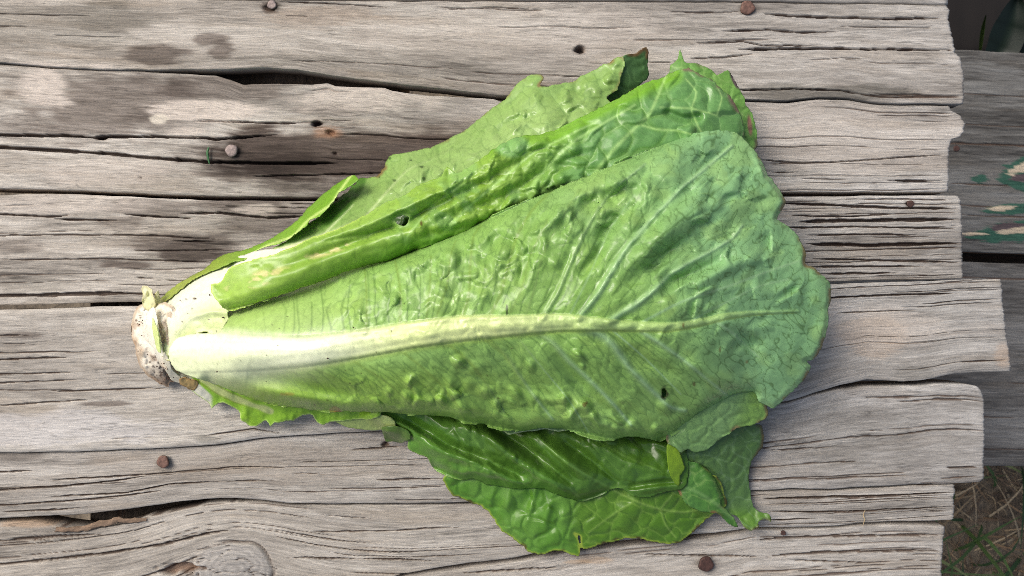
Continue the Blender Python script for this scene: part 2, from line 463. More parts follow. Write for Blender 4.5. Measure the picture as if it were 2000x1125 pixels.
plank('plank', [(-260, -190), (2000, -190)], [(-260, -8), (700, -2), (1500, 2), (1850, 8)], [(1848, -200), (1852, 10)], seed=2, nrand=10, dx=8, dy=3, parent=table)
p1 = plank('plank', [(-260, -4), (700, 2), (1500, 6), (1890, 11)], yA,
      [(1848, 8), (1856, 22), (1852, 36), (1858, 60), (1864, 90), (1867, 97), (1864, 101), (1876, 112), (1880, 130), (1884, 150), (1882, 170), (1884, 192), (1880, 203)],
      seed=3, nrand=14, edge_r=1.2, sidec=(40, 34, 30), thick=48, tint=(0.99, 0.98, 0.97), parent=table, ridge=0.3,  # near-black sides put the gap's shade into the colour
      cracks=[([(1440, 96), (1600, 94), (1700, 96), (1870, 98)], 2.6, 14), ([(1300, 22), (1400, 25), (1450, 22)], 1.4, 6), ([(1480, 26), (1570, 32), (1700, 36), (1852, 36)], 2.4, 9),
              ([(1410, 60), (1500, 58), (1560, 63), (1640, 62)], 1.8, 7), ([(1350, 85), (1450, 80), (1490, 89), (1600, 88)], 1.8, 7), ([(1340, 115), (1420, 112), (1480, 104)], 1.6, 6),
              ([(1430, 176), (1550, 173), (1640, 177), (1700, 186)], 1.7, 8), ([(540, 3), (600, 5), (700, 10), (760, 15)], 1.4, 6), ([(1260, 122), (1340, 120)], 1.2, 5),
              ([(860, 20), (960, 14), (1060, 20)], 1.0, 4), ([(1640, 52), (1850, 54)], 1.2, 5), ([(560, 118), (700, 122), (900, 135)], 0.8, 3)],
      stains=[(312, 104, 62, 20, .62, 'wet'), (405, 78, 34, 11, .6, 'wet'), (432, 100, 26, 18, .6, 'wet'), (110, 50, 190, 48, .45, 'grey'), (230, 30, 90, 26, .3, 'grey'), (1590, 181, 190, 15, .75, 'grey'), (500, 118, 210, 10, .3, 'grey'),
              (640, 30, 120, 20, .22, (150, 124, 98)), (60, 128, 120, 7, .6, 'pale'), (1000, 60, 300, 40, .2, 'pale'), (531, 12, 18, 12, .7, 'grey'), (1460, 17, 20, 14, .35, 'wet')],
      holes=[(1132, 97, 9, 7, 26), (527, 14, 12, 8, 4)])

p2 = plank('plank', yA2, yB, [(1850, 200), (1858, 206), (1862, 214), (1878, 224), (1888, 240), (1886, 255), (1878, 266), (1862, 270), (1857, 285), (1855, 330), (1855, 374)], z0=-1, seed=4, nrand=18, parent=table, contrast=1.1,
      cracks=[([(-200, 260), (0, 262), (60, 264), (120, 264), (190, 268), (205, 266), (260, 266), (330, 267), (400, 268), (420, 272), (470, 268), (540, 262)], 2.6, 14),
              ([(-200, 283), (0, 287), (80, 291), (150, 295), (230, 301), (300, 308), (345, 312), (420, 316), (560, 318), (660, 318)], 3.2, 16), ([(370, 235), (450, 237), (560, 240), (610, 237)], 1.8, 8),
              ([(480, 345), (620, 341), (760, 337)], 1.5, 7), ([(1480, 310), (1560, 318), (1620, 317), (1700, 312), (1760, 306), (1853, 302)], 1.5, 8), ([(1740, 352), (1855, 353)], 2.2, 10),
              ([(1560, 348), (1660, 350)], 1.4, 6), ([(1500, 318), (1570, 317)], 1.4, 6), ([(1500, 336), (1560, 337)], 1.4, 6), ([(620, 233), (700, 236)], 1.2, 5)],
      stains=[(215, 200, 170, 66, .58, 'wet'), (440, 172, 140, 26, .55, 'wet'), (330, 240, 80, 28, .4, 'wet'), (650, 300, 250, 50, .80, 'wet'), (480, 305, 130, 46, .42, 'wet'), (620, 338, 220, 38, .55, 'wet'), (640, 215, 60, 12, .4, 'wet'), (300, 335, 60, 14, .25, 'wet'), (452, 294, 19, 15, .5, 'grey'), (345, 311, 14, 8, .4, 'wet'),
              (50, 240, 60, 30, .35, 'wet'), (88, 172, 46, 36, .75, 'pale'), (400, 216, 95, 22, .75, 'pale'), (360, 258, 40, 10, .6, 'pale'), (308, 234, 17, 9, .95, (208, 200, 184)), (700, 190, 120, 28, .5, 'pale'), (640, 258, 30, 12, .4, (170, 130, 100)), (220, 330, 150, 26, .35, 'pale'),
              (1650, 260, 250, 70, .25, 'pale')],
      holes=[(617, 240, 9, 5, 22), (645, 258, 9, 5, 8), (345, 311, 5, 4, 16), (197, 268, 11, 4, 30), (653, 299, 3, 3, 6), (272, 347, 2, 3, 5)])

p3 = plank('plank', yB2, yC, [(1874, 381), (1877, 390), (1880, 420), (1881, 440), (1881, 500), (1882, 546)], z0=-0.3, seed=5, nrand=44, parent=table, ridge=0.6, contrast=1.15, rw=(0.6, 1.5),
      cracks=[([(-100, 416), (0, 418), (90, 423), (150, 420)], 2, 9), ([(100, 427), (235, 431)], 2.2, 10), ([(240, 418), (320, 424), (390, 427)], 2.2, 10), ([(350, 417), (430, 416), (520, 425), (620, 421)], 2.2, 9),
              ([(-100, 461), (0, 460), (150, 458), (300, 460), (430, 468)], 1.4, 6), ([(330, 470), (420, 471)], 2.4, 9), ([(250, 490), (440, 488)], 1.4, 6), ([(0, 507), (200, 505), (420, 512)], 1.5, 6), ([(250, 543), (310, 543)], 1.5, 6),
              ([(-200, 580), (0, 578), (100, 576), (130, 574), (280, 572)], 3.5, 10), ([(1520, 396), (1600, 399), (1700, 404), (1760, 406), (1874, 408)], 2.4, 10), ([(1540, 420), (1640, 423), (1760, 418)], 1.8, 8),
              ([(1560, 433), (1640, 431), (1876, 428)], 3.4, 14), ([(1575, 476), (1700, 479), (1880, 474)], 3.6, 15), ([(1575, 459), (1700, 457), (1800, 459)], 1.7, 8), ([(1580, 505), (1700, 508), (1880, 513)], 1.9, 8), ([(1575, 521), (1800, 520)], 2, 8), ([(1600, 535), (1760, 533)], 2, 8), ([(1530, 445), (1700, 443), (1878, 446)], 1.6, 7)],
      stains=[(340, 478, 100, 26, .62, 'wet'), (365, 492, 65, 20, .5, 'wet'), (300, 405, 90, 16, .5, 'wet'), (450, 398, 100, 17, .55, 'wet'), (510, 430, 80, 24, .5, 'wet'), (255, 518, 60, 8, .7, 'wet'), (235, 437, 36, 16, .35, 'wet'), (60, 560, 60, 22, .35, 'grey'), (30, 480, 50, 12, .4, 'wet'), (560, 400, 120, 20, .5, 'wet'),
              (100, 400, 140, 18, .4, 'pale'), (500, 408, 40, 10, .5, 'pale')],
      holes=[(1778, 398, 7, 5, 6)])

p4 = plank('plank', yC2, yD, [(1950, 545), (1951, 570), (1955, 610), (1958, 640), (1964, 680), (1969, 722)], z0=3, seed=6, nrand=24, parent=table, tint=(1.03, 1.04, 1.05), contrast=0.85, ridge=0.3, edge_r=4,
      cracks=[([(-100, 704), (0, 702), (90, 698), (145, 697)], 1.8, 8), ([(-60, 732), (0, 730), (120, 727), (160, 725)], 1.4, 6), ([(-60, 750), (0, 747), (160, 741)], 1.5, 6), ([(100, 763), (200, 760), (330, 757)], 1.5, 6),
              ([(0, 791), (80, 785), (200, 778)], 1.3, 6), ([(-40, 655), (80, 653)], 1.2, 5), ([(1540, 587), (1640, 580), (1760, 575), (1870, 573)], 1.9, 9), ([(1620, 611), (1790, 605)], 1.4, 6), ([(400, 850), (500, 836), (560, 846)], 1.4, 6), ([(0, 672), (70, 670)], 1.2, 5), ([(1560, 600), (1620, 597)], 1.2, 5)],
      stains=[(220, 787, 45, 5, .6, 'wet'), (40, 654, 40, 5, .5, 'wet'), (1775, 728, 36, 12, .4, 'grey'), (100, 835, 200, 30, .5, (196, 194, 192)), (1952, 690, 18, 22, .22, (190, 160, 130)), (1700, 660, 60, 40, .25, (176, 150, 122)), (410, 856, 26, 8, .5, 'grey'), (1650, 640, 200, 40, .3, 'pale')],
      holes=[])

p5 = plank('plank', yD2, yE, [(1900, 752), (1912, 758), (1920, 768), (1924, 790), (1923, 850), (1922, 900), (1922, 935), (1915, 942)], z0=0, seed=7, nrand=30, sidec=(80, 66, 54), parent=table, tint=(0.95, 0.96, 0.98), contrast=0.9, ridge=0.3,
      cracks=[([(-40, 924), (0, 922), (75, 918)], 1.8, 7), ([(100, 938), (200, 932), (330, 924), (450, 913), (545, 912)], 1.6, 7), ([(-60, 962), (0, 957), (120, 950), (220, 940), (290, 929)], 2, 9), ([(100, 970), (250, 962), (330, 946), (430, 940)], 1.6, 7),
              ([(-60, 990), (40, 985), (160, 976), (260, 966), (320, 957)], 1.8, 7), ([(720, 938), (880, 934)], 1.4, 7), ([(640, 955), (720, 954), (880, 950)], 1.3, 6), ([(680, 878), (760, 873), (800, 871)], 1.6, 7), ([(1840, 915), (1921, 912)], 2.4, 10), ([(560, 924), (640, 927)], 1.2, 5), ([(430, 940), (540, 939)], 1.4, 6),
              ([(1500, 880), (1640, 872)], 1.2, 5), ([(1560, 905), (1700, 900)], 1.2, 5), ([(1680, 842), (1740, 841)], 1.2, 5), ([(0, 1000), (120, 995), (170, 990)], 1.6, 7)],
      stains=[(322, 904, 21, 17, .6, 'grey'), (500, 900, 300, 40, .25, (150, 138, 124)), (1600, 850, 160, 60, .3, 'grey'), (1480, 760, 30, 6, .3, 'wet'), (40, 890, 60, 10, .3, 'wet')],
      holes=[(752, 868, 6, 5, 10)])

def gy6(X, Y):
    A = np.exp(-((X - 455) / 150.0) ** 2)
    return Y - 1000 + 46 * A * np.exp(-((Y - 1075) / 110.0) ** 2) + 0.10 * (np.minimum(X, 450) - 450) * np.clip(1.0, 0, 1) + 0.05 * np.maximum(X - 800, 0) + 2.5 * vn(X * 0.006, Y * 0.02, 77)

def knot(X, Y, h, C, go):
    q = np.hypot((X - 452) / 78.0, (Y - 1112) / 50.0) + 0.10 * fbm(X * 0.02, Y * 0.03, 2, 5)
    m = ss(1.05, 0.9, q)
    f1, f2, ci = worley(X * 0.026 + 0.3 * vn(X * 0.05, Y * 0.05, 2), Y * 0.05 + 0.3 * vn(X * 0.05, Y * 0.05, 6), 9)
    ck = ss(0.06, 0.015, f2 - f1) * m * ss(-0.3, 0.2, vn(X * 0.03, Y * 0.04, 14))
    rings = np.sin(q * 34 + 2 * vn(X * 0.04, Y * 0.05, 4))
    h = h * (1 - m) + m * (5.5 * np.sqrt(np.clip(1.1 - q, 0, 1)) + 0.35 * rings - 5 * ck + 0.6 * fbm(X * 0.12, Y * 0.12, 2, 3))
    ring = ss(0.07, 0.0, np.abs(q - 1.04)) * ss(-0.4, 0.4, vn(X * 0.02, Y * 0.02, 8))
    h = h - 6 * ring
    C = mixc(C, lin((160, 157, 152)), m * 0.75)
    C = C * (1 + 0.14 * (rings * m)[..., None])
    C = mixc(C, lin((80, 66, 58)), np.clip(0.8 * ck + 0.7 * ring, 0, 1))
    g = np.hypot((X - 352) / 42.0, (Y - 1112) / 13.0) + 0.35 * vn(X * 0.06, Y * 0.1, 12)
    gm = ss(1.0, 0.7, g)
    h = h - 16 * gm
    C = mixc(C, lin((120, 92, 72)), gm * 0.8)
    return h, C

p6 = plank('plank', yE2, yF, [(1866, 946), (1868, 960), (1864, 972), (1867, 990), (1865, 1016)], z0=-1, seed=8, nrand=75, parent=table, sidec=(66, 52, 42), thick=60, contrast=0.95, ridge=0.55, gyf=gy6, rw=(0.7, 1.6), rlen=(90, 420), extra=knot,  # dark sides: shade of the lower gap painted in
      cracks=[([(1490, 975), (1620, 972), (1720, 970), (1866, 962)], 2.4, 10), ([(1500, 1000), (1640, 1001), (1866, 990)], 1.8, 8), ([(1480, 1018), (1600, 1014)], 1.8, 8), ([(-60, 1062), (0, 1058), (110, 1050), (200, 1044)], 2, 9),
              ([(-60, 1108), (0, 1104), (120, 1092), (220, 1080), (320, 1064), (400, 1044), (450, 1036)], 2.4, 10), ([(700, 1092), (850, 1096)], 1.8, 8), ([(560, 1091), (700, 1093)], 1.8, 8), ([(600, 1040), (750, 1038), (900, 1030)], 1.5, 7), ([(380, 1076), (440, 1062), (470, 1058)], 2, 8)],
      stains=[(60, 1024, 60, 6, .5, (168, 140, 112))])

p7 = plank('plank', yF2, [(-260, 1480), (1000, 1290), (1850, 1210)], [(1850, 1029), (1847, 1060), (1844, 1090), (1842, 1210)], z0=-2, seed=9, nrand=36, parent=table, dy=1.8, tint=(0.97, 0.96, 0.95), ridge=0.5, rw=(0.7, 1.8),
      cracks=[([(1470, 1057), (1600, 1051), (1846, 1046)], 2.2, 9), ([(1500, 1090), (1620, 1081), (1844, 1078)], 2.2, 9), ([(1550, 1098), (1700, 1101)], 1.6, 7), ([(1250, 1085), (1500, 1090)], 1.4, 6), ([(900, 1122), (1100, 1110)], 1.8, 8)],
      stains=[(1379, 1104, 22, 17, .4, 'wet'), (1170, 1096, 34, 7, .3, (178, 146, 108)), (1130, 1100, 24, 4, .3, (178, 146, 108))])

# rough cross batten that shows dark through the gaps
def bmap(X, Y):
    return (Y - 1000) * S, -(X - 562.5) * S
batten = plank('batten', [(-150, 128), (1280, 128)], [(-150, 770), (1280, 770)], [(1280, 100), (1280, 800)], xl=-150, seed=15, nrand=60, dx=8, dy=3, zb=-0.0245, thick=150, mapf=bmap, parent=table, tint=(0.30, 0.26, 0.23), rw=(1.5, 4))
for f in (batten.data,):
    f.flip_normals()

# brown splinter caught in the lower gap
def splinter():
    t = np.linspace(0, 1, 40)[:, None]; a = np.linspace(0, 2 * math.pi, 9)[None, :-1]
    cx = 108 + t * 176; cy = 1036 - 22 * t + 4 * np.sin(t * 7)
    r = 5.0 * (0.25 + np.sin(np.pi * np.clip(t * 0.85 + 0.1, 0, 1)) ** 0.8) * (1 + 0.5 * vn(t * 14, a * 1.2, 3) + 0.3 * vn(t * 33, a * 2, 7))
    x = cx + 0 * a + 5 * vn(t * 12, a, 4); y = cy + r * np.cos(a) + 1.8 * vn(t * 10, 0 * t, 9); z = (-2.5 + 0.4 * r * np.sin(a) * 0.6) * S + 0.0002
    PX, PY = W(x, y, 0); n, m = x.shape
    i = np.arange(n * m).reshape(n, m); j = np.roll(i, -1, 1)
    fc = np.stack([i[:-1], i[1:], j[1:], j[:-1]], -1).reshape(-1, 4)
    co = np.dstack([PX, PY, z]).reshape(-1, 3)
    c = np.tile(lin((132, 112, 94)), (len(co), 1)) * (0.8 + 0.4 * hsh(np.arange(len(co)), np.arange(len(co)), 3))[:, None]
    g = np.dstack([x, (y * 3), 0 * x]).reshape(-1, 3)
    return make_mesh('splinter', co, fc, {'albedo': ('FLOAT_COLOR', c), 'grain': ('FLOAT_VECTOR', g)})
obj('splinter', splinter(), WOOD, p6)

# nails
def nail(px, py, r, z, mat, parent, tilt=0.0, sq=1.0):
    rings = [(0, 0.3), (0.35, 0.32), (0.7, 0.29), (0.88, 0.25), (0.97, 0.1), (1.0, -0.2), (0.6, -0.4), (0.45, -3.0)]
    m = 22
    co = []
    for (q, zz) in rings[1:]:
        for k in range(m):
            a = 2 * math.pi * k / m
            wob = 1 + 0.05 * math.sin(3 * a + px) + 0.04 * math.sin(5 * a + py)
            co.append((q * r * wob * math.cos(a) * sq, q * r * wob * math.sin(a), (zz + 0.06 * math.sin(2 * a + px) * q) * r * 0.55))
    nr = len(rings) - 1
    co = np.array(co) * S
    co[:, 2] += co[:, 0] * tilt
    i = np.arange(nr * m).reshape(nr, m); j = np.roll(i, -1, 1)
    fc = np.stack([i[:-1], i[1:], j[1:], j[:-1]], -1).reshape(-1, 4)
    c0 = np.vstack([co, [[0, 0, 0.33 * r * 0.55 * S]]])
    tri = [(len(co), i[0, k], i[0, (k + 1) % m], i[0, (k + 1) % m]) for k in range(m)]
    bm = bpy.data.meshes.new('nail')
    bm.from_pydata([tuple(v) for v in c0], [], [tuple(int(q) for q in f) for f in fc] + [tuple(int(q) for q in t[:3]) for t in tri])
    for p in bm.polygons: p.use_smooth = True
    x, y = W(px, py, z)
    return obj('nail', bm, mat, parent, (x, y, z))
nail(452, 294, 12.5, 0.0006, NAILP, p2)
nail(531, 9, 9, 0.0006, NAILP, p1)
nail(1460, 15, 14, 0.0008, NAILM, p1, 0.05)
nail(318, 902, 12.5, 0.0022, NAILM, p5, 0.12)
nail(1379, 1102, 15, 0.0004, NAILD, p7, -0.06)
nail(1530, 1041, 5, 0.0002, NAILD, p7)
nail(1778, 398, 7, 0.0003, NAILD, p3)

# ------------------------------------------------------------------ bench lower down, ground, grass
BZ = -0.25
bench = tag(empty('wooden_bench', (*W(1940, 500, BZ), BZ)), 'grey weathered bench boards with flaking green paint, lower down beyond the plank ends', 'bench')
def paint(X, Y, h, C, go):
    def blob(cx, cy, rx, ry, rot=0.0):
        dx = X - cx; dy = Y - cy
        x = dx * math.cos(rot) + dy * math.sin(rot); y = -dx * math.sin(rot) + dy * math.cos(rot)
        return np.hypot(x / rx, y / ry) + 0.30 * fbm(X * 0.05, Y * 0.14, 4, 61) + 0.22 * fbm(X * 0.02, go * 0.35, 3, 62)
    gl = [blob(2010, 328, 66, 24, -0.35), blob(2000, 366, 50, 9, 0.35), blob(1975, 408, 56, 11, -0.05), blob(1990, 452, 92, 20, -0.12), blob(1915, 463, 40, 4, -0.02), blob(2120, 390, 80, 40), blob(2230, 300, 90, 30), blob(2180, 460, 60, 16), blob(1912, 350, 16, 8), blob(2400, 380, 100, 30)]
    be = [blob(2008, 326, 46, 11, -0.25), blob(1957, 407, 32, 6, -0.05), blob(1905, 457, 36, 3.0, 0.0), blob(1985, 451, 46, 6, -0.1), blob(2110, 390, 50, 18), blob(2230, 300, 55, 12)]
    mo = [blob(1966, 443, 34, 8, -0.1), blob(2010, 345, 40, 10, -0.1), blob(2120, 380, 40, 20)]
    g = np.minimum.reduce(gl); b = np.minimum.reduce(be); m = np.minimum.reduce(mo)
    gm = ss(1.0, 0.94, g); bmk = ss(0.95, 0.88, b); mm = ss(0.95, 0.85, m)
    C = mixc(C, lin((42, 84, 70)), gm * 0.92); C = mixc(C, lin((82, 62, 70)), mm * gm * 0.8); C = mixc(C, lin((176, 164, 144)), bmk)
    h = h * (1 - 0.5 * gm) + 1.5 * gm + 0.8 * bmk
    sp = ss(0.62, 0.72, vn(X * 0.18, Y * 0.35, 71)) * ss(130, 104, Y)
    C = mixc(C, lin((190, 184, 176)), sp * 0.0)
    return h, C
b1 = plank('bench_board', [(1500, 96), (1860, 97), (2000, 103), (2600, 118)], [(1500, 486), (1880, 491), (2000, 496), (2600, 510)], [(2600, 100), (2600, 520)], xl=1500, seed=21, nrand=26, zb=BZ, dx=6, dy=1.6, thick=60, parent=bench, tint=(0.36, 0.375, 0.39), contrast=1.5, ridge=1.6, extra=paint, rw=(1, 2.2))
b2 = plank('bench_board', [(1500, 507), (1880, 511), (2000, 516), (2600, 530)], [(1500, 905), (1900, 910), (2600, 912)], [(2600, 500), (2600, 920)], xl=1500, seed=22, nrand=26, zb=BZ, dx=6, dy=1.8, thick=60, parent=bench, tint=(0.42, 0.43, 0.445), contrast=1.4, ridge=1.3, rw=(1, 2.2))
x, y = W(1868, 290, BZ); nail(1868, 290, 10, BZ, NAILD, b1)
# dark bearer across under the bench boards
def bbmap(X, Y):
    kk = S * (H - BZ) / H
    return (Y - 1000) * kk, -(X - 562.5) * kk
bearer_or_filler = plank('bearer_or_filler', [(80, 2080), (930, 2080)], [(80, 2300), (930, 2300)], [(930, 2000), (930, 2400)], xl=80, seed=23, nrand=12, dx=12, dy=6, zb=BZ - 0.027, thick=90, mapf=bbmap, parent=bench, tint=(0.4, 0.36, 0.34))
bearer_or_filler.data.flip_normals()

plank('bearer_or_filler', [(1500, 474), (2600, 480)], [(1500, 534), (2600, 545)], [(2600, 470), (2600, 550)], xl=1500, seed=24, nrand=6, dx=12, dy=4, zb=BZ - 0.03, thick=60, parent=bench, tint=(0.16, 0.15, 0.14))  # dark strip added so the gap between the boards stays black
GZ = -0.70
def ground():
    n = 150
    t = np.linspace(-1, 1, n); t = np.sign(t) * (0.12 * np.abs(t) + 0.88 * np.abs(t) ** 5) * 60
    X, Y = np.meshgrid(t, t)
    X = X + 0.6
    Z = GZ + 0.012 * fbm(X * 6, Y * 6, 3, 5) * np.exp(-np.hypot(X, Y) / 4)
    return make_mesh('ground', np.dstack([X, Y, Z]).reshape(-1, 3), grid_faces(n, n)[:, ::1])
gm_, nt, nd, lk, bs = new_mat('ground_soil')
tc = N(nt, 'ShaderNodeTexCoord')
n1 = N(nt, 'ShaderNodeTexNoise'); n1.inputs['Scale'].default_value = 9; n1.inputs['Detail'].default_value = 8
n2 = N(nt, 'ShaderNodeTexNoise'); n2.inputs['Scale'].default_value = 90; n2.inputs['Detail'].default_value = 6
lk.new(tc.outputs['Object'], n1.inputs['Vector']); lk.new(tc.outputs['Object'], n2.inputs['Vector'])
cr = N(nt, 'ShaderNodeValToRGB')
cr.color_ramp.elements[0].color = (*lin((66, 58, 48)), 1); cr.color_ramp.elements[0].position = 0.35
cr.color_ramp.elements[1].color = (*lin((134, 122, 104)), 1); cr.color_ramp.elements[1].position = 0.7
mx = N(nt, 'ShaderNodeMath', operation='MULTIPLY_ADD'); mx.inputs[1].default_value = 0.5
lk.new(n1.outputs[0], mx.inputs[0])
hf = N(nt, 'ShaderNodeMath', operation='MULTIPLY'); hf.inputs[1].default_value = 0.5; lk.new(n2.outputs[0], hf.inputs[0])
lk.new(hf.outputs[0], mx.inputs[2]); lk.new(mx.outputs[0], cr.inputs[0]); lk.new(cr.outputs[0], bs.inputs['Base Color'])
bs.inputs['Roughness'].default_value = 0.95
bp = N(nt, 'ShaderNodeBump'); bp.inputs['Distance'].default_value = 0.01; bp.inputs['Strength'].default_value = 0.8
lk.new(n2.outputs[0], bp.inputs['Height']); lk.new(bp.outputs[0], bs.inputs['Normal'])
go_ = tag(obj('ground', ground(), gm_), kind='structure')
go_.data.flip_normals() if go_.data.polygons[0].normal.z < 0 else None

def blades(name, n, region, hgt, wid, cols, flat, seed, mat):
    rs = np.random.RandomState(seed)
    x0, x1, y0, y1 = region
    bx = rs.uniform(x0, x1, n); by = rs.uniform(y0, y1, n)
    cl = 0.5 + 0.5 * vn(bx * 7, by * 7, seed)
    keep = rs.rand(n) < 0.35 + 0.65 * cl
    bx, by = bx[keep], by[keep]; n = len(bx)
    L = rs.uniform(hgt[0], hgt[1], n); az = rs.uniform(0, 2 * np.pi, n); w = rs.uniform(wid[0], wid[1], n)
    lean = rs.uniform(flat[0], flat[1], n); bend = rs.uniform(-0.9, 0.9, n)
    k = 5
    co = np.zeros((n, k, 2, 3))
    px, py, pz = bx.copy(), by.copy(), np.full(n, GZ) + (rs.uniform(0, 0.012, n) if flat[0] > 0.8 else 0)
    ang = lean.copy(); a = az.copy()
    for s in range(k):
        ww = w * (1 - (s / (k - 1)) ** 2 * 0.92) * 0.5
        co[:, s, 0] = np.stack([px - ww * np.sin(a), py + ww * np.cos(a), pz], -1)
        co[:, s, 1] = np.stack([px + ww * np.sin(a), py - ww * np.cos(a), pz], -1)
        px = px + L / (k - 1) * np.sin(ang) * np.cos(a); py = py + L / (k - 1) * np.sin(ang) * np.sin(a); pz = np.maximum(pz + L / (k - 1) * np.cos(ang), GZ + 0.004)
        ang = ang + 0.22; a = a + bend * 0.25
    b = (np.arange(n) * k * 2)[:, None] + (np.arange(k - 1) * 2)[None, :]
    fc = np.stack([b, b + 1, b + 3, b + 2], -1).reshape(-1, 4)
    ci = rs.randint(0, len(cols), n); c = np.array([lin(q) for q in cols])[ci] * rs.uniform(0.7, 1.2, n)[:, None]
    c = np.repeat(c, k * 2, 0)
    me = make_mesh(name, co.reshape(-1, 3), fc, {'albedo': ('FLOAT_COLOR', np.clip(c, 0, 1)), 'rough': ('FLOAT', np.full(len(c), 0.55))})
    return tag(obj(name, me, mat), kind='stuff')
reg = (0.42, 1.15, -0.75, 0.75)
blades('grass', 1100, reg, (0.06, 0.2), (0.003, 0.007), [(70, 96, 48), (58, 84, 44), (86, 104, 60), (48, 74, 40)], (0.2, 0.9), 5, LEAF)
blades('dry_grass', 8500, reg, (0.03, 0.11), (0.0015, 0.0035), [(144, 126, 98), (130, 106, 78), (110, 92, 72), (164, 148, 120), (90, 76, 60)], (1.1, 1.57), 6, LEAF)

# near-black board added past the table corner, its colour standing for deep shade
SHADEM = simple_mat('painted_shade', lin((13, 8, 8)), 0.9, 0.4, 30)

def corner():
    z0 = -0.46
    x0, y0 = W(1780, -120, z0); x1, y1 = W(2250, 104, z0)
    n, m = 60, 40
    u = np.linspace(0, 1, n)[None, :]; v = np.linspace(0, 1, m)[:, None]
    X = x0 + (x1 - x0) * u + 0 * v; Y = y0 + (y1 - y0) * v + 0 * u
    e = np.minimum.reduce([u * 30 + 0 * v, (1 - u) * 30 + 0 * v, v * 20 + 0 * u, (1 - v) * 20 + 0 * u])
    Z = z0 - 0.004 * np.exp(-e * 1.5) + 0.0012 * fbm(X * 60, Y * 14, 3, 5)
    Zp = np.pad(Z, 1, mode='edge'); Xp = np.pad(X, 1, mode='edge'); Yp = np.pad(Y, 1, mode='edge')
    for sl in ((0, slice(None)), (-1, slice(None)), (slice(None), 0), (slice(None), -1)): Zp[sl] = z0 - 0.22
    return make_mesh('shade_board', np.dstack([Xp, Yp, Zp]).reshape(-1, 3), grid_faces(m + 2, n + 2))
db = tag(obj('shade_board', corner(), SHADEM), 'near-black board added to stand for the shade beyond the bench at the top right', 'board')
def blade_thing(name, pts, wid, z, col, label, cat):
    P = polyline(pts, 4); n = len(P); t = np.linspace(0, 1, n)
    d = np.gradient(P, axis=0); nn = np.stack([d[:, 1], -d[:, 0]], -1); nn /= np.linalg.norm(nn, axis=1)[:, None]
    w = wid * np.sin(np.pi * np.clip(0.12 + 0.88 * t, 0, 1)) ** 0.8
    k = np.linspace(-1, 1, 7)
    X = P[:, 0][:, None] + nn[:, 0][:, None] * w[:, None] * k; Y = P[:, 1][:, None] + nn[:, 1][:, None] * w[:, None] * k
    Z = z + 0.03 * t[:, None] + 0.006 * np.abs(k)[None, :] + 0 * X
    PX, PY = W(X, Y, Z)
    co = np.dstack([PX, PY, Z]).reshape(-1, 3)
    c = np.tile(lin(col), (len(co), 1)) * (1 + 0.25 * np.tile(np.abs(k) < 0.2, n))[:, None]
    me = make_mesh(name, co, grid_faces(n, 7), {'albedo': ('FLOAT_COLOR', c), 'rough': ('FLOAT', np.full(len(co), 0.5))})
    return tag(obj(name, me, LEAF), label, cat)
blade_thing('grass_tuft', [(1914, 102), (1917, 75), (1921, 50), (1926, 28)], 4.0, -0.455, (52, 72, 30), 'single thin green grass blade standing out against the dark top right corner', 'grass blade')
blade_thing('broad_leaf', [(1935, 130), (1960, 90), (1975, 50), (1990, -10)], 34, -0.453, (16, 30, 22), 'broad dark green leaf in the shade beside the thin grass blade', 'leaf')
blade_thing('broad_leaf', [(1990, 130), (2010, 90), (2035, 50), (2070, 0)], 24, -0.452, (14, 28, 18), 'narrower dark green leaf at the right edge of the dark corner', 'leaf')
# ------------------------------------------------------------------ lettuce
lettuce = tag(empty('lettuce', (*W(900, 600, 0), 0)), 'whole green romaine lettuce head with a white stem base lying on the plank table', 'lettuce')
ZB_ST = 4.0
ZB_NX, ZB_NY = 520, 290
ZBUF = np.full((ZB_NY, ZB_NX), -5.0, F)

def box_blur(A, r):
    k = 2 * r + 1
    P = np.pad(A, r, mode='edge'); c = np.cumsum(np.pad(P, ((1, 0), (0, 0))), 0); A1 = (c[k:] - c[:-k]) / k
    c = np.cumsum(np.pad(A1, ((0, 0), (1, 0))), 1); return ((c[:, k:] - c[:, :-k]) / k).astype(F)

def dilate(A, r):
    B = A.copy()
    for _ in range(r):
        P = np.pad(B, 1, mode='edge')
        B = np.maximum.reduce([P[1:-1, 1:-1], P[:-2, 1:-1], P[2:, 1:-1], P[1:-1, :-2], P[1:-1, 2:]])
    return B

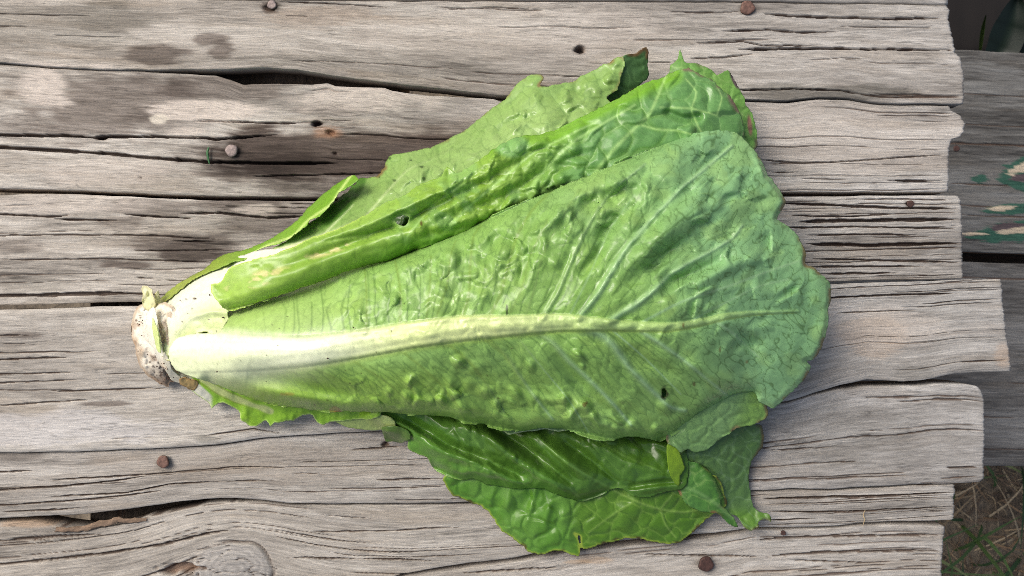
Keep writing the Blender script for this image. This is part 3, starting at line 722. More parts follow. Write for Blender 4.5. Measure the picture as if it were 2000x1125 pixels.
def leaf(name, outline, zpts, d=2.4, jag=2.0, rolls=(), veins=(), holes=(), detail=None, color=None, stack=True, seed=1, gap=0.7,
         thick=0.0003, mat=None, jagscale=1.0, zfun=None, parent=None, label=None, nobuf=False, step=5.0, vh=1.0):
    out = polyline(outline, step, closed=True)
    # ragged, toothed margin
    dd = np.roll(out, -1, 0) - np.roll(out, 1, 0); nn = np.stack([dd[:, 1], -dd[:, 0]], -1); nn /= (np.linalg.norm(nn, axis=1)[:, None] + 1e-6)
    s = np.cumsum(np.linalg.norm(np.roll(out, -1, 0) - out, axis=1))
    sp = (s * 0.038 * jagscale + 1.1 * vn(s * 0.012, 0 * s, seed + 8)) % 1.0
    jn = fbm(s * 0.045 * jagscale, 0 * s + seed, 3, seed) + 0.5 * vn(s * 0.17 * jagscale, 0 * s, seed + 4) + 1.1 * (sp ** 1.6 - 0.4) * (0.5 + 0.5 * vn(s * 0.02, 0 * s + 5, seed))
    out = out + nn * (jn * jag)[:, None]
    x0, y0 = out.min(0) - 2 * d; x1, y1 = out.max(0) + 2 * d
    gx = np.arange(x0, x1, d); gy = np.arange(y0, y1, d)
    X, Y = np.meshgrid(gx, gy)
    Xf = X.astype(F); Yf = Y.astype(F)
    ds, bx, by, bt = segdist(Xf, Yf, out, True)
    ins = inside(X, Y, out)
    sd = np.where(ins, ds, -ds)
    for hp in holes:
        ho = polyline(hp, 3, closed=True)
        hd, hx, hy, _ = segdist(Xf, Yf, ho, True); hi = inside(X, Y, ho)
        hs = np.where(hi, -hd, hd); k = hs < sd
        sd = np.where(k, hs, sd); bx = np.where(k, hx, bx); by = np.where(k, hy, by)
    ok = sd > -0.8 * d
    cell = ok[:-1, :-1] & ok[1:, :-1] & ok[1:, 1:] & ok[:-1, 1:]
    anyin = (sd[:-1, :-1] > 0) | (sd[1:, :-1] > 0) | (sd[1:, 1:] > 0) | (sd[:-1, 1:] > 0)
    cell &= anyin
    snap = sd < 0.25 * d
    PX = np.where(snap & ok, bx, Xf); PY = np.where(snap & ok, by, Yf)
    sdc = np.maximum(sd, 0)
    Z = (TPS(zpts)(PX, PY) if zfun is None else zfun(PX, PY)).astype(F)
    for r in rolls:
        pl, R, drop = r
        q, _, _, _ = segdist(PX, PY, polyline(pl, 8))
        t = np.clip(1 - q / R, 0, 1)
        Z = Z - drop * (0.75 * t ** 2.2 + 0.25 * (1 - np.sqrt(np.clip(1 - 0.97 * t * t, 0, 1))))
    V = np.zeros_like(PX); VD = np.full(PX.shape, 999.0, F); VH = np.zeros_like(PX); V1 = np.zeros_like(PX)
    for vi, ve in enumerate(veins):
        pl, w0, w1, hh = ve[:4]
        q, _, _, t = segdist(PX, PY, polyline(pl, 9))
        w = w0 + (w1 - w0) * t
        m = np.exp(-(q / w) ** 2)
        V = np.maximum(V, m); VH = np.maximum(VH, hh * m * (1 - 0.5 * t) * (1 if vi == 0 else (vh if hh >= 2 or vh == 1 else vh * 0.25)))
        if vh == 1 or hh >= 1.0 or vi == 0: VD = np.minimum(VD, np.maximum(q - w, 0))
        if vi == 0: V1 = m
    c = dict(X=PX, Y=PY, sd=sdc, V=V, VD=VD, V1=V1, Z=Z, seed=seed, bt=bt)
    Z = Z + VH
    if detail is not None: Z = Z + detail(c)
    c['Z'] = Z
    bi = np.clip((PX / ZB_ST).astype(int), 0, ZB_NX - 1); bj = np.clip((PY / ZB_ST).astype(int), 0, ZB_NY - 1)
    Z = np.maximum(Z, 0.6)
    if stack:
        zb = ZBUF[bj, bi] + gap
        up = np.where(ok, np.maximum(zb - Z, 0), 0)
        if up.max() > 0:
            up = np.maximum(box_blur(dilate(up, 3), 3), up)
            Z = Z + up
    if not nobuf:
        tmp = np.full_like(ZBUF, -5.0)
        sel = ok & (sd > 0)
        np.maximum.at(tmp, (bj[sel], bi[sel]), Z[sel])
        ZBUF[:] = np.maximum(ZBUF, dilate(tmp, 1))
    c['Zs'] = Z
    C, R = color(c)
    idx = np.full(X.shape, -1, np.int64)
    use = np.zeros(X.shape, bool)
    use[:-1, :-1] |= cell; use[1:, :-1] |= cell; use[1:, 1:] |= cell; use[:-1, 1:] |= cell
    idx[use] = np.arange(use.sum())
    fc = np.stack([idx[:-1, :-1][cell], idx[1:, :-1][cell], idx[1:, 1:][cell], idx[:-1, 1:][cell]], -1)
    zm = Z[use] * 0.001
    wx, wy = W(PX[use], PY[use], zm)
    me = make_mesh(name, np.stack([wx, wy, zm], -1), fc, {'albedo': ('FLOAT_COLOR', np.clip(C[use], 0, 1)), 'rough': ('FLOAT', R[use])})
    o = obj(name, me, mat or LEAF, parent if parent is not None else lettuce)
    if thick:
        md = o.modifiers.new('thickness', 'SOLIDIFY'); md.thickness = thick; md.offset = -1.0
    if label: o['label'] = label
    return o

K = 1.2
def g(c): return lin(c, K)
BROWNED = g((120, 84, 58))

def edge_brown(c, C, wd=5.0, thr=0.15, col=None, sc=0.02):
    n = fbm(c['X'] * sc, c['Y'] * sc, 3, c['seed'] + 70)
    m = ss(wd, 0.5, c['sd'] - 5 * n) * ss(thr, thr + 0.3, n)
    return mixc(C, BROWNED if col is None else g(col), np.clip(m, 0, 1) * 0.85)

def cells(c, size, seed, aniso=1.0, ang=0.0, warp=0.35):
    X, Y = c['X'] / size, c['Y'] / size
    x = X * math.cos(ang) + Y * math.sin(ang); y = (-X * math.sin(ang) + Y * math.cos(ang)) * aniso
    wx = x + warp * vn(x * 1.3, y * 1.3, seed + 5); wy = y + warp * vn(x * 1.3 + 7, y * 1.3, seed + 6)
    f1, f2, ci = worley(wx, wy, seed)
    return f1, f2 - f1, ci

def greens(c, A, B, sc=0.006, sd=0):
    n = 0.5 + 0.5 * np.clip(1.6 * fbm(c['X'] * sc, c['Y'] * sc, 3, c['seed'] + 90 + sd), -1, 1)
    return g(A) + (g(B) - g(A)) * n[..., None]

def specks(c, C, n, box, seed, col=(60, 48, 34), r=(1.2, 3.0)):
    rs = np.random.RandomState(seed)
    for k in range(n):
        x = rs.uniform(box[0], box[2]); y = rs.uniform(box[1], box[3]); rr = rs.uniform(*r)
        q = np.hypot((c['X'] - x) / rr, (c['Y'] - y) / (rr * rs.uniform(0.5, 1.2)))
        C = mixc(C, g(col), ss(1.2, 0.6, q) * 0.85)
    return C

def wetness(c, base, seed, sc=0.012):
    n = fbm(c['X'] * sc, c['Y'] * sc, 3, seed)
    return np.clip(base - 0.14 * ss(0.05, 0.5, n) + 0.08 * vn(c['X'] * 0.08, c['Y'] * 0.08, seed + 1), 0.14, 0.7).astype(F)

# ---- hidden folded heart that carries the outer leaves
core_out = [(330, 690), (350, 610), (430, 560), (560, 510), (700, 430), (860, 330), (1000, 260), (1150, 230), (1300, 210), (1400, 260), (1470, 400), (1530, 540), (1540, 640), (1470, 760), (1330, 820), (1100, 815), (850, 795), (600, 785), (430, 740)]
leaf('inner_leaf', core_out, [(340, 680, 6), (450, 650, 22), (700, 600, 34), (1000, 550, 38), (1300, 500, 28), (1480, 560, 10), (600, 500, 6), (900, 330, 8), (1200, 240, 6), (1430, 330, 6), (600, 770, 6), (900, 785, 8), (1200, 805, 8), (1500, 700, 6), (1000, 400, 26), (1250, 350, 20), (900, 700, 28), (1250, 700, 24)],
     d=8, jag=3, seed=50, detail=lambda c: 1.5 * fbm(c['X'] * 0.03, c['Y'] * 0.03, 2, 3), color=lambda c: (greens(c, (96, 140, 50), (80, 124, 44)), wetness(c, 0.45, 3)), rolls=[(core_out + core_out[:1], 40, 10)], stack=False)

# ---- leaf tips behind, upper right
def col_tip(c):
    C = greens(c, (104, 148, 66), (86, 134, 66))
    f, e, ci = cells(c, 26, 301)
    C = mixc(C, g((140, 176, 100)), ss(0.10, 0.02, e) * 0.5)
    C = edge_brown(c, C, 7, 0.0, (86, 70, 62))
    q = np.hypot((c['X'] - 1428) / 9, (c['Y'] - 152) / 26) ; C = mixc(C, g((70, 58, 60)), ss(1.2, 0.7, np.hypot((c['X'] - 1433 - (c['Y'] - 152) * 0.4) / 6, (c['Y'] - 155) / 20)))
    q = np.hypot((c['X'] - 1464 - (c['Y'] - 240) * 0.1) / 5, (c['Y'] - 245) / 22); C = mixc(C, g((128, 96, 80)), ss(1.2, 0.6, q))
    return C, wetness(c, 0.5, 302)
def det_small(a=1.0):
    def f(c):
        q, e, ci = cells(c, 28, c['seed'] + 300)
        return a * (0.8 * np.clip(e * 2.5, 0, 1) + 1.2 * fbm(c['X'] * 0.02, c['Y'] * 0.02, 2, c['seed']))
    return f
leaf('leaf', [(1295, 160), (1307, 140), (1308, 128), (1324, 115), (1328, 97), (1334, 110), (1338, 121), (1362, 124), (1386, 134), (1400, 148), (1414, 140), (1422, 138), (1436, 156), (1448, 180), (1456, 192), (1455, 202), (1468, 220), (1476, 250), (1479, 284), (1455, 305), (1380, 290), (1300, 240)],
     [(1300, 160, 22), (1330, 100, 18), (1400, 150, 24), (1425, 140, 20), (1450, 190, 24), (1476, 260, 22), (1470, 290, 22), (1380, 250, 26), (1330, 200, 26), (1330, 118, 24)], seed=11, jag=1.6, detail=det_small(0.8), color=col_tip)

# ---- leaf 3: pale underside, upper left
D_out = [(425, 540), (455, 512), (500, 498), (545, 478), (600, 440), (640, 402), (684, 368), (702, 348), (722, 346), (740, 340), (752, 322), (762, 303), (790, 297), (840, 288), (872, 272), (920, 245), (965, 208), (985, 195), (1003, 172), (1020, 155), (1048, 145), (1062, 150), (1055, 166), (1068, 169), (1085, 165), (1110, 161), (1140, 148), (1180, 126), (1219, 108), (1216, 140), (1206, 175), (1186, 191), (1210, 240), (1100, 330), (900, 430), (700, 510), (500, 570)]
D_v = [([(440, 526), (500, 503), (580, 479), (640, 459), (700, 436), (760, 412), (860, 356), (960, 298)], 7, 4, 1.5),
       ([(760, 415), (830, 360), (900, 310), (960, 250), (985, 235)], 3, 2, 0.6), ([(700, 440), (760, 370), (800, 330), (870, 300), (930, 260)], 2.5, 1.5, 0.5), ([(960, 300), (1010, 250), (1080, 215), (1150, 190), (1190, 190)], 3, 1.5, 0.6), ([(620, 470), (660, 430), (690, 400)], 2, 1.2, 0.4)]
def det_D(c):
    f, e, ci = cells(c, 30, 311, 1.0, -0.6)
    z = 0.8 * np.clip(e * 2.2, 0, 1) * (ci) + 2.8 * fbm(c['X'] * 0.026, c['Y'] * 0.018, 2, 12)
    fb, eb, cb = cells(c, 27, 316, 1.3, -0.6, 0.45); od = segdist(c['X'], c['Y'], polyline([(716, 352), (762, 303), (872, 272), (985, 195), (1048, 145)], 9))[0]
    z = z + 3.0 * np.exp(-(fb / 0.45) ** 2) * np.clip(cb * 1.6 - 0.4, 0, 1) * ss(14, 46, od) * ss(690, 740, c['X'])
    z = z - 3.2 * np.exp(-((segdist(c['X'], c['Y'], polyline([(975, 262), (1000, 240), (1040, 226)], 8))[0]) / 9) ** 2)
    z = z + 2.2 * np.exp(-(np.hypot((c['X'] - 1068) / 14, (c['Y'] - 236) / 20)) ** 2) + 1.8 * np.exp(-(np.hypot((c['X'] - 1048) / 11, (c['Y'] - 196) / 16)) ** 2)
    return z * ss(0, 18, c['sd'])
def col_D(c):
    C = greens(c, (122, 155, 82), (142, 174, 102))
    C = mixc(C, g((122, 158, 80)), ss(60, 10, c['sd']) * 0.5)
    f, e, ci = cells(c, 30, 311, 1.0, -0.6)
    C = mixc(C, g((86, 122, 58)), ss(0.09, 0.02, e) * 0.42)
    C = mixc(C, g((206, 220, 170)), np.clip(c['V'] * ss(900, 600, c['X']), 0, 1) * 0.8)
    C = mixc(C, g((226, 230, 186)), ss(0.3, 0.9, c['V1']) * ss(720, 560, c['X']))
    # the other face of the leaf, dark green where it turns over
    m = ss(1.05, 0.8, np.hypot((c['X'] - 672 + (c['Y'] - 392) * 0.75) / 22, (c['Y'] - 392) / 62) + 0.15 * vn(c['X'] * 0.05, c['Y'] * 0.05, 8)) * ss(470, 440, c['Y'])
    C = mixc(C, g((66, 110, 38)), m * 0.9)
    C = edge_brown(c, C, 5, 0.15, (120, 90, 60))
    C = mixc(C, g((50, 84, 28)), ss(1.1, 0.7, np.hypot((c['X'] - 786) / 24, (c['Y'] - 432) / 20)))  # dark green painted in so the hole above reads as shaded depth
    C = specks(c, C, 9, (740, 300, 860, 420), 4, (44, 70, 30), (2, 5))
    return C, wetness(c, 0.26, 313)
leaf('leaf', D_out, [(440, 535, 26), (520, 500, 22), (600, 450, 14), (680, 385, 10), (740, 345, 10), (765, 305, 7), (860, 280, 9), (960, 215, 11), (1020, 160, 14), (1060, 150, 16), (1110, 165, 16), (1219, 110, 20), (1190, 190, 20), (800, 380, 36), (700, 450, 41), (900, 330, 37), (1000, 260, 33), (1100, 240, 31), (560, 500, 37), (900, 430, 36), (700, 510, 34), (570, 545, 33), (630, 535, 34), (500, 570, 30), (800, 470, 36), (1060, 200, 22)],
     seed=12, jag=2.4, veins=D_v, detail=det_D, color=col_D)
# dark curled tip beside it
leaf('leaf', [(1219, 108), (1228, 104), (1242, 104), (1263, 92), (1268, 108), (1264, 126), (1269, 146), (1258, 160), (1238, 176), (1210, 195), (1184, 192), (1204, 174), (1214, 142)],
     [(1219, 108, 19), (1263, 95, 17), (1240, 140, 14), (1268, 146, 12), (1200, 190, 14), (1235, 170, 15), (1214, 142, 20)], seed=13, jag=1.6, detail=det_small(0.5), stack=False,
     color=lambda c: (edge_brown(c, mixc(greens(c, (62, 100, 52), (76, 112, 62)), g((100, 140, 84)), ss(0.1, 0.02, cells(c, 22, 333)[1]) * 0.5), 6, 0.0, (110, 78, 50)), wetness(c, 0.5, 4)))
# rolled margin on its left
def col_E(c):
    C = greens(c, (120, 166, 46), (104, 152, 44))
    t = ss(520, 360, c['X'])
    C = mixc(C, g((150, 160, 70)), t * 0.8)
    dl = segdist(c['X'], c['Y'], polyline([(687, 341), (662, 375), (645, 400), (602, 430), (570, 462), (520, 480), (480, 505)], 8))[0]
    C = mixc(C, g((196, 220, 130)), ss(3.5, 0.8, dl) * 0.8)
    C = mixc(C, g((186, 170, 110)), ss(0.1, 0.5, fbm(c['X'] * 0.03, c['Y'] * 0.03, 3, 6)) * ss(560, 460, c['X']) * 0.5)
    return C, wetness(c, 0.4, 5)
leaf('leaf_margin', [(296, 606), (318, 578), (345, 556), (372, 540), (402, 523), (418, 508), (440, 496), (490, 484), (540, 459), (580, 430), (602, 405), (625, 384), (655, 360), (687, 341), (700, 350), (688, 362), (662, 376), (656, 386), (645, 400), (622, 424), (604, 430), (600, 440), (570, 462), (542, 477), (522, 481), (500, 490), (480, 506), (455, 512), (425, 524), (380, 544), (330, 584)],
     [(300, 604, 14), (372, 540, 14), (440, 496, 12), (540, 459, 12), (602, 405, 12), (655, 360, 14), (690, 345, 19), (656, 386, 22), (600, 440, 24), (520, 481, 25), (455, 512, 26), (380, 544, 24), (330, 584, 20), (560, 452, 21), (640, 392, 20)], seed=14, jag=1.0, jagscale=1.6, step=4,
     detail=lambda c: 0.8 * fbm(c['X'] * 0.03, c['Y'] * 0.03, 3, 7), color=col_E, rolls=[([(300, 600), (372, 538), (440, 494), (540, 456), (602, 402), (655, 358)], 26, 5)])

K = 0.92
# ---- lower right leaf group (glossy dark green)
def pale_net(c, C, size, seed, col, k=0.6, w=(0.10, 0.02), aniso=1.0, ang=0.0):
    f, e, ci = cells(c, size, seed, aniso, ang)
    return mixc(C, g(col), ss(w[0], w[1], e) * k)
def col_G3(c):
    C = greens(c, (90, 126, 70), (78, 112, 58))
    C = mixc(C, g((96, 138, 52)), ss(985, 1010, c['Y']))
    C = pale_net(c, C, 34, 341, (124, 158, 112), 0.4)
    C = edge_brown(c, C, 6, 0.05, (84, 70, 50))
    return C, wetness(c, 0.42, 342)
leaf('leaf', [(1340, 880), (1400, 838), (1440, 835), (1484, 829), (1492, 850), (1490, 874), (1480, 886), (1468, 902), (1462, 925), (1465, 955), (1470, 988), (1488, 1000), (1502, 1005), (1504, 1018), (1494, 1014), (1481, 1020), (1484, 1028), (1466, 1037), (1452, 1028), (1436, 1008), (1390, 1000), (1340, 960)],
     [(1400, 850, 18), (1480, 835, 14), (1490, 870, 8), (1462, 930, 5), (1470, 985, 4), (1500, 1010, 8), (1470, 1030, 10), (1400, 960, 10), (1350, 920, 14), (1430, 900, 12), (1480, 1012, 5)], seed=15, jag=1.6, detail=det_small(0.9), color=col_G3)
G2_out = [(868, 930), (882, 964), (890, 970), (918, 982), (940, 990), (960, 1008), (974, 1030), (1008, 1056), (1035, 1078), (1060, 1082), (1085, 1077), (1110, 1082), (1130, 1086), (1132, 1070), (1128, 1052), (1122, 1042), (1133, 1047), (1139, 1072), (1160, 1067), (1190, 1060), (1230, 1052), (1252, 1053), (1285, 1060), (1310, 1064), (1332, 1055), (1350, 1040), (1366, 1030), (1376, 1015), (1398, 1002), (1420, 985), (1400, 930), (1330, 910), (1200, 900), (1000, 900)]
G2_v = [([(1200, 958), (1240, 978), (1290, 995), (1340, 1000), (1400, 985)], 3, 2, 0.6), ([(1290, 995), (1310, 970), (1330, 950)], 2.2, 1.5, 0.4), ([(1240, 978), (1190, 1010), (1150, 1040)], 2.2, 1.5, 0.4), ([(1290, 995), (1300, 1025), (1320, 1050)], 2, 1.4, 0.4)]
def det_G2(c):
    f, e, ci = cells(c, 38, 351, 1.0, 0.3)
    z = 0.9 * np.clip(e * 2.4, 0, 1) * ci * ss(1240, 1080, c['X']) + 0.6 * np.clip(e * 3, 0, 1)
    z = z + 2.2 * fbm(c['X'] * 0.022, c['Y'] * 0.022, 2, 17)
    for (x, y, rx, ry, a) in [(990, 985, 9, 26, 1.8), (1020, 985, 15, 18, -2.2), (1040, 980, 6, 30, 2.0), (1070, 1000, 8, 26, 2.0), (960, 975, 7, 24, 1.5), (1100, 1010, 14, 12, 2)]:
        z = z + a * np.exp(-((c['X'] - x + 0.25 * (c['Y'] - y)) / rx) ** 2 - ((c['Y'] - y) / ry) ** 2)
    return z * ss(0, 14, c['sd'])
def col_G2(c):
    C = greens(c, (78, 120, 34), (94, 138, 42))
    sh = ss(1140, 1100, c['X'])
    C = mixc(C, g((104, 156, 62)), sh * 0.7)
    C = mixc(C, g((84, 136, 40)), sh * ss(-0.2, 0.3, vn(c['X'] * 0.03, c['Y'] * 0.02, 9)) * 0.7)
    f, e, ci = cells(c, 38, 351, 1.0, 0.3)
    C = mixc(C, g((128, 166, 70)), ss(0.10, 0.015, e) * 0.5 * (1 - sh)); C = mixc(C, g((70, 112, 44)), ss(0.07, 0.02, e) * 0.45 * sh)
    C = mixc(C, g((140, 176, 84)), c['V'] * 0.6)
    C = mixc(C, g((170, 190, 70)), ss(4.5, 1.0, c['sd']) * 0.7)
    C = edge_brown(c, C, 5, 0.12, (70, 46, 30), 0.05)
    return C, wetness(c, 0.38, 352)
leaf('leaf', G2_out, [(870, 932, 8), (890, 970, 3), (960, 1008, 3), (1035, 1078, 4), (1130, 1084, 7), (1122, 1042, 8), (1139, 1072, 5), (1230, 1052, 4), (1310, 1064, 4), (1376, 1015, 6), (1400, 940, 14), (1200, 940, 14), (1000, 940, 10), (1200, 1000, 11), (1050, 1010, 10), (1320, 980, 12), (950, 960, 8), (1100, 1040, 9)],
     seed=16, jag=2.6, veins=G2_v, detail=det_G2, color=col_G2)
def col_G4(c):
    C = greens(c, (70, 120, 36), (82, 130, 62))
    C = mixc(C, g((118, 160, 92)), ss(6, 1, segdist(c['X'], c['Y'], polyline([(1330, 950), (1360, 960), (1400, 985), (1430, 1012)], 8))[0]) * 0.6)
    C = pale_net(c, C, 36, 361, (130, 170, 90), 0.5)
    return edge_brown(c, C, 4, 0.2), wetness(c, 0.4, 362)
leaf('leaf', [(1320, 905), (1345, 900), (1372, 908), (1392, 928), (1404, 950), (1411, 972), (1406, 984), (1420, 996), (1434, 1012), (1442, 1030), (1424, 1024), (1412, 1010), (1398, 1002), (1370, 1000), (1340, 985), (1318, 945)],
     [(1330, 910, 18), (1372, 908, 19), (1404, 950, 17), (1411, 975, 13), (1442, 1030, 8), (1412, 1012, 9), (1370, 1000, 13), (1340, 960, 15), (1375, 950, 19), (1395, 985, 15)], seed=17, jag=1.2, detail=det_small(0.6), color=col_G4, rolls=[([(1372, 908), (1392, 928), (1404, 950), (1411, 972)], 16, 5)])
# inner, folded part of the glossy leaf
G1_out = [(728, 811), (742, 815), (760, 835), (780, 846), (795, 855), (797, 876), (815, 886), (836, 896), (846, 915), (870, 930), (890, 934), (906, 938), (925, 935), (950, 946), (975, 950), (1003, 955), (1030, 954), (1060, 955), (1090, 968), (1128, 978), (1150, 977), (1175, 968), (1195, 955), (1215, 955), (1235, 968), (1262, 972), (1300, 960), (1335, 955), (1345, 920), (1330, 870), (1200, 830), (1000, 800), (850, 790), (745, 795)]
G1_v = [([(745, 812), (800, 835), (860, 870), (930, 895), (960, 915), (1000, 960)], 4, 3, 0.8), ([(1060, 862), (1100, 900), (1150, 930), (1195, 955), (1235, 968)], 3.5, 3, 0.8), ([(880, 800), (920, 850), (960, 900), (1040, 955)], 3, 2, 0.6), ([(980, 820), (1030, 870), (1090, 930), (1130, 970)], 3, 2, 0.5), ([(1150, 850), (1220, 890), (1290, 920)], 3, 2, 0.4), ([(1195, 955), (1260, 945), (1330, 935)], 3, 2, 0.4)]
G1_folds = [([(745, 815), (800, 840), (860, 880), (930, 905), (990, 935), (1040, 955)], 12, 3.5), ([(800, 820), (870, 865), (950, 900), (1040, 935)], 11, -3.5), ([(900, 830), (960, 860), (1040, 920), (1110, 965)], 14, 4.0), ([(960, 835), (1040, 885), (1120, 945)], 10, -3.5), ([(1040, 850), (1100, 895), (1160, 940)], 12, 3.5), ([(1100, 860), (1170, 910), (1210, 945)], 10, -3.0), ([(1160, 860), (1230, 905), (1300, 925)], 14, 2.5), ([(1215, 955), (1270, 945), (1330, 940)], 6, -3), ([(860, 905), (900, 920), (960, 930)], 9, 2)]
def det_G1(c):
    f, e, ci = cells(c, 46, 371, 1.5, 0.75)
    z = 1.5 * (np.clip(e * 1.8, 0, 1) ** 0.8) * ci + 2.0 * fbm(c['X'] * 0.02, c['Y'] * 0.02, 3, 19)
    for pl, w, a in G1_folds:
        q, _, _, t = segdist(c['X'], c['Y'], polyline(pl, 10))
        z = z + 1.5 * a * np.exp(-(q / w) ** 2) * np.sin(np.pi * np.clip(t * 0.9 + 0.06, 0, 1)) ** 0.6
    f, e2, ci2 = cells(c, 20, 372, 1.2, 0.7)
    z = z + 1.0 * np.clip(e2 * 2, 0, 1) * ci2 * ss(0.0, 0.5, vn(c['X'] * 0.012, c['Y'] * 0.012, 21))
    z = z + 2.0 * (1 - np.exp(-c['VD'] / 22))
    return z * ss(0, 16, c['sd'])
def col_G1(c):
    C = greens(c, (78, 118, 42), (94, 136, 54))
    C = mixc(C, g((64, 106, 30)), ss(940, 1080, c['X'] - 0.6 * (c['Y'] - 880)) * 0.45)  # darker towards the big leaf: its shade put into the colour
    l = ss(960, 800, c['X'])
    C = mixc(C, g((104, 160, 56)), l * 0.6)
    C = mixc(C, g((104, 158, 62)), ss(60, 5, segdist(c['X'], c['Y'], polyline([(800, 870), (870, 925), (950, 942), (1060, 950)], 9))[0]) * 0.55)
    f, e, ci = cells(c, 46, 371, 1.5, 0.75)
    C = mixc(C, g((104, 150, 60)), ss(0.06, 0.01, e) * 0.3)
    C = mixc(C, g((116, 160, 72)), c['V'] * 0.5)
    C = mixc(C, g((160, 196, 100)), ss(3, 0.8, c['sd']) * 0.6 * ss(1000, 850, c['X']))
    return C, wetness(c, 0.34, 373)
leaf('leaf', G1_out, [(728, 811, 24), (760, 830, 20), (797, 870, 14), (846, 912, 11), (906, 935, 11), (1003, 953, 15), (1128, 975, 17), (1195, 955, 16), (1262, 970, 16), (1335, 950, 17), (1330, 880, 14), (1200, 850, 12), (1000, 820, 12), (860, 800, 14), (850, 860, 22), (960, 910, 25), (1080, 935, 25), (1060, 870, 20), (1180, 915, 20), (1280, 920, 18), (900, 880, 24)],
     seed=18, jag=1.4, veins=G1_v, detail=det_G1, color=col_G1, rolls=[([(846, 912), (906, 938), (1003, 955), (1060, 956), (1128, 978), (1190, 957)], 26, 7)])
leaf('leaf_margin', [(1303, 868), (1325, 872), (1329, 888), (1338, 911), (1336, 919), (1329, 930), (1326, 950), (1318, 944), (1305, 916)],
     [(1303, 872, 27), (1325, 876, 25), (1338, 912, 22), (1325, 950, 19), (1306, 916, 24), (1320, 910, 27)], seed=19, jag=1.0, detail=det_small(0.3), stack=False,
     color=lambda c: (greens(c, (134, 170, 40), (118, 158, 40)), wetness(c, 0.42, 6)))

K = 1.15
# ---- lower left margin: white rib with bright frill
def col_H(c):
    C = greens(c, (140, 186, 52), (120, 170, 50))
    q = segdist(c['X'], c['Y'], polyline([(350, 735), (390, 770), (412, 790)], 8))[0]
    C = mixc(C, g((206, 208, 190)), ss(16, 12, q) * ss(418, 408, c['X']))
    q = segdist(c['X'], c['Y'], polyline([(395, 742), (440, 770), (490, 790), (530, 803)], 8))[0]
    C = mixc(C, g((176, 190, 122)), ss(8, 3, q + 2 * vn(c['X'] * 0.05, c['Y'] * 0.05, 5)))
    C = mixc(C, g((128, 100, 60)), ss(1.6, 0.5, np.abs(q - 7)) * 0.4 * ss(540, 440, c['X']))
    C = mixc(C, g((196, 222, 130)), ss(3, 0.8, c['sd']) * 0.7)
    return C, wetness(c, 0.36, 7)
leaf('leaf_margin', [(647, 815), (660, 827), (682, 835), (720, 840), (752, 839), (772, 838), (765, 815), (700, 805)],
     [(647, 815, 10), (682, 835, 9), (772, 838, 9), (700, 810, 12)], seed=20, jag=0.8, detail=det_small(0.3), color=lambda c: (greens(c, (160, 178, 110), (144, 166, 92)), wetness(c, 0.45, 8)))
leaf('leaf_margin', [(746, 834), (749, 850), (753, 863), (768, 862), (782, 866), (792, 862), (802, 860), (800, 845), (786, 834)],
     [(746, 840, 9), (753, 863, 4), (800, 858, 5), (786, 838, 9)], seed=21, jag=0.8, detail=det_small(0.4), color=lambda c: (greens(c, (84, 118, 50), (104, 134, 62)), wetness(c, 0.45, 9)))
leaf('leaf', [(338, 722), (352, 742), (370, 760), (392, 776), (410, 790), (413, 797), (424, 789), (436, 786), (450, 794), (468, 805), (471, 820), (485, 831), (500, 833), (512, 825), (520, 821), (529, 834), (536, 826), (546, 826), (560, 822), (575, 820), (592, 811), (610, 811), (619, 824), (635, 830), (650, 823), (690, 820), (728, 818), (742, 812), (735, 790), (600, 780), (480, 760), (400, 720)],
     [(340, 725, 16), (370, 758, 10), (413, 795, 9), (470, 815, 9), (529, 834, 10), (590, 812, 12), (635, 830, 9), (740, 812, 18), (720, 790, 16), (600, 785, 16), (480, 770, 20), (400, 735, 22), (440, 770, 19), (520, 810, 14)],
     seed=22, jag=1.6, jagscale=2.0, step=3.5, d=2.0, detail=lambda c: (2.2 * fbm(c['X'] * 0.035, c['Y'] * 0.02, 2, 23) + 0.8 * vn(c['X'] * 0.1, c['Y'] * 0.06, 24)) * ss(34, 4, c['sd']), color=col_H)

# ---- flap under the big leaf, lower middle
leaf('leaf_margin', [(948, 815), (962, 828), (976, 836), (992, 849), (1008, 846), (1030, 842), (1045, 842), (1062, 838), (1090, 842), (1112, 840), (1140, 835), (1100, 810), (1000, 800)],
     [(948, 815, 26), (992, 848, 25), (1062, 838, 26), (1130, 836, 27), (1040, 815, 28)], seed=24, jag=0.8, detail=det_small(0.4),
     color=lambda c: (mixc(greens(c, (84, 118, 60), (104, 140, 84)), g((190, 206, 160)), ss(2.4, 0.6, c['sd']) * 0.8), wetness(c, 0.4, 10)))
# ---- dull layer under the lower right of the big leaf
def col_A2(c):
    C = greens(c, (108, 146, 82), (122, 158, 104))
    C = mixc(C, g((110, 148, 62)), ss(1420, 1470, c['X'] + 0.4 * (c['Y'] - 800)) * 0.7)
    f, e, ci = cells(c, 30, 381, 1.0, 0.2)
    C = mixc(C, g((74, 106, 58)), ss(0.07, 0.02, e) * 0.4)
    C = edge_brown(c, C, 6, 0.0, (110, 92, 66), 0.03)
    return C, wetness(c, 0.42, 382)
leaf('leaf', [(1440, 700), (1475, 735), (1490, 770), (1498, 790), (1500, 812), (1484, 826), (1462, 832), (1440, 836), (1420, 850), (1402, 864), (1380, 880), (1358, 885), (1345, 878), (1330, 884), (1316, 872), (1300, 862), (1310, 830), (1370, 760)],
     [(1440, 710, 34), (1490, 770, 27), (1500, 810, 24), (1440, 836, 24), (1380, 880, 21), (1316, 870, 25), (1310, 840, 28), (1370, 780, 33), (1430, 790, 32), (1380, 840, 28)], seed=25, jag=1.8, detail=det_small(1.0), color=col_A2)

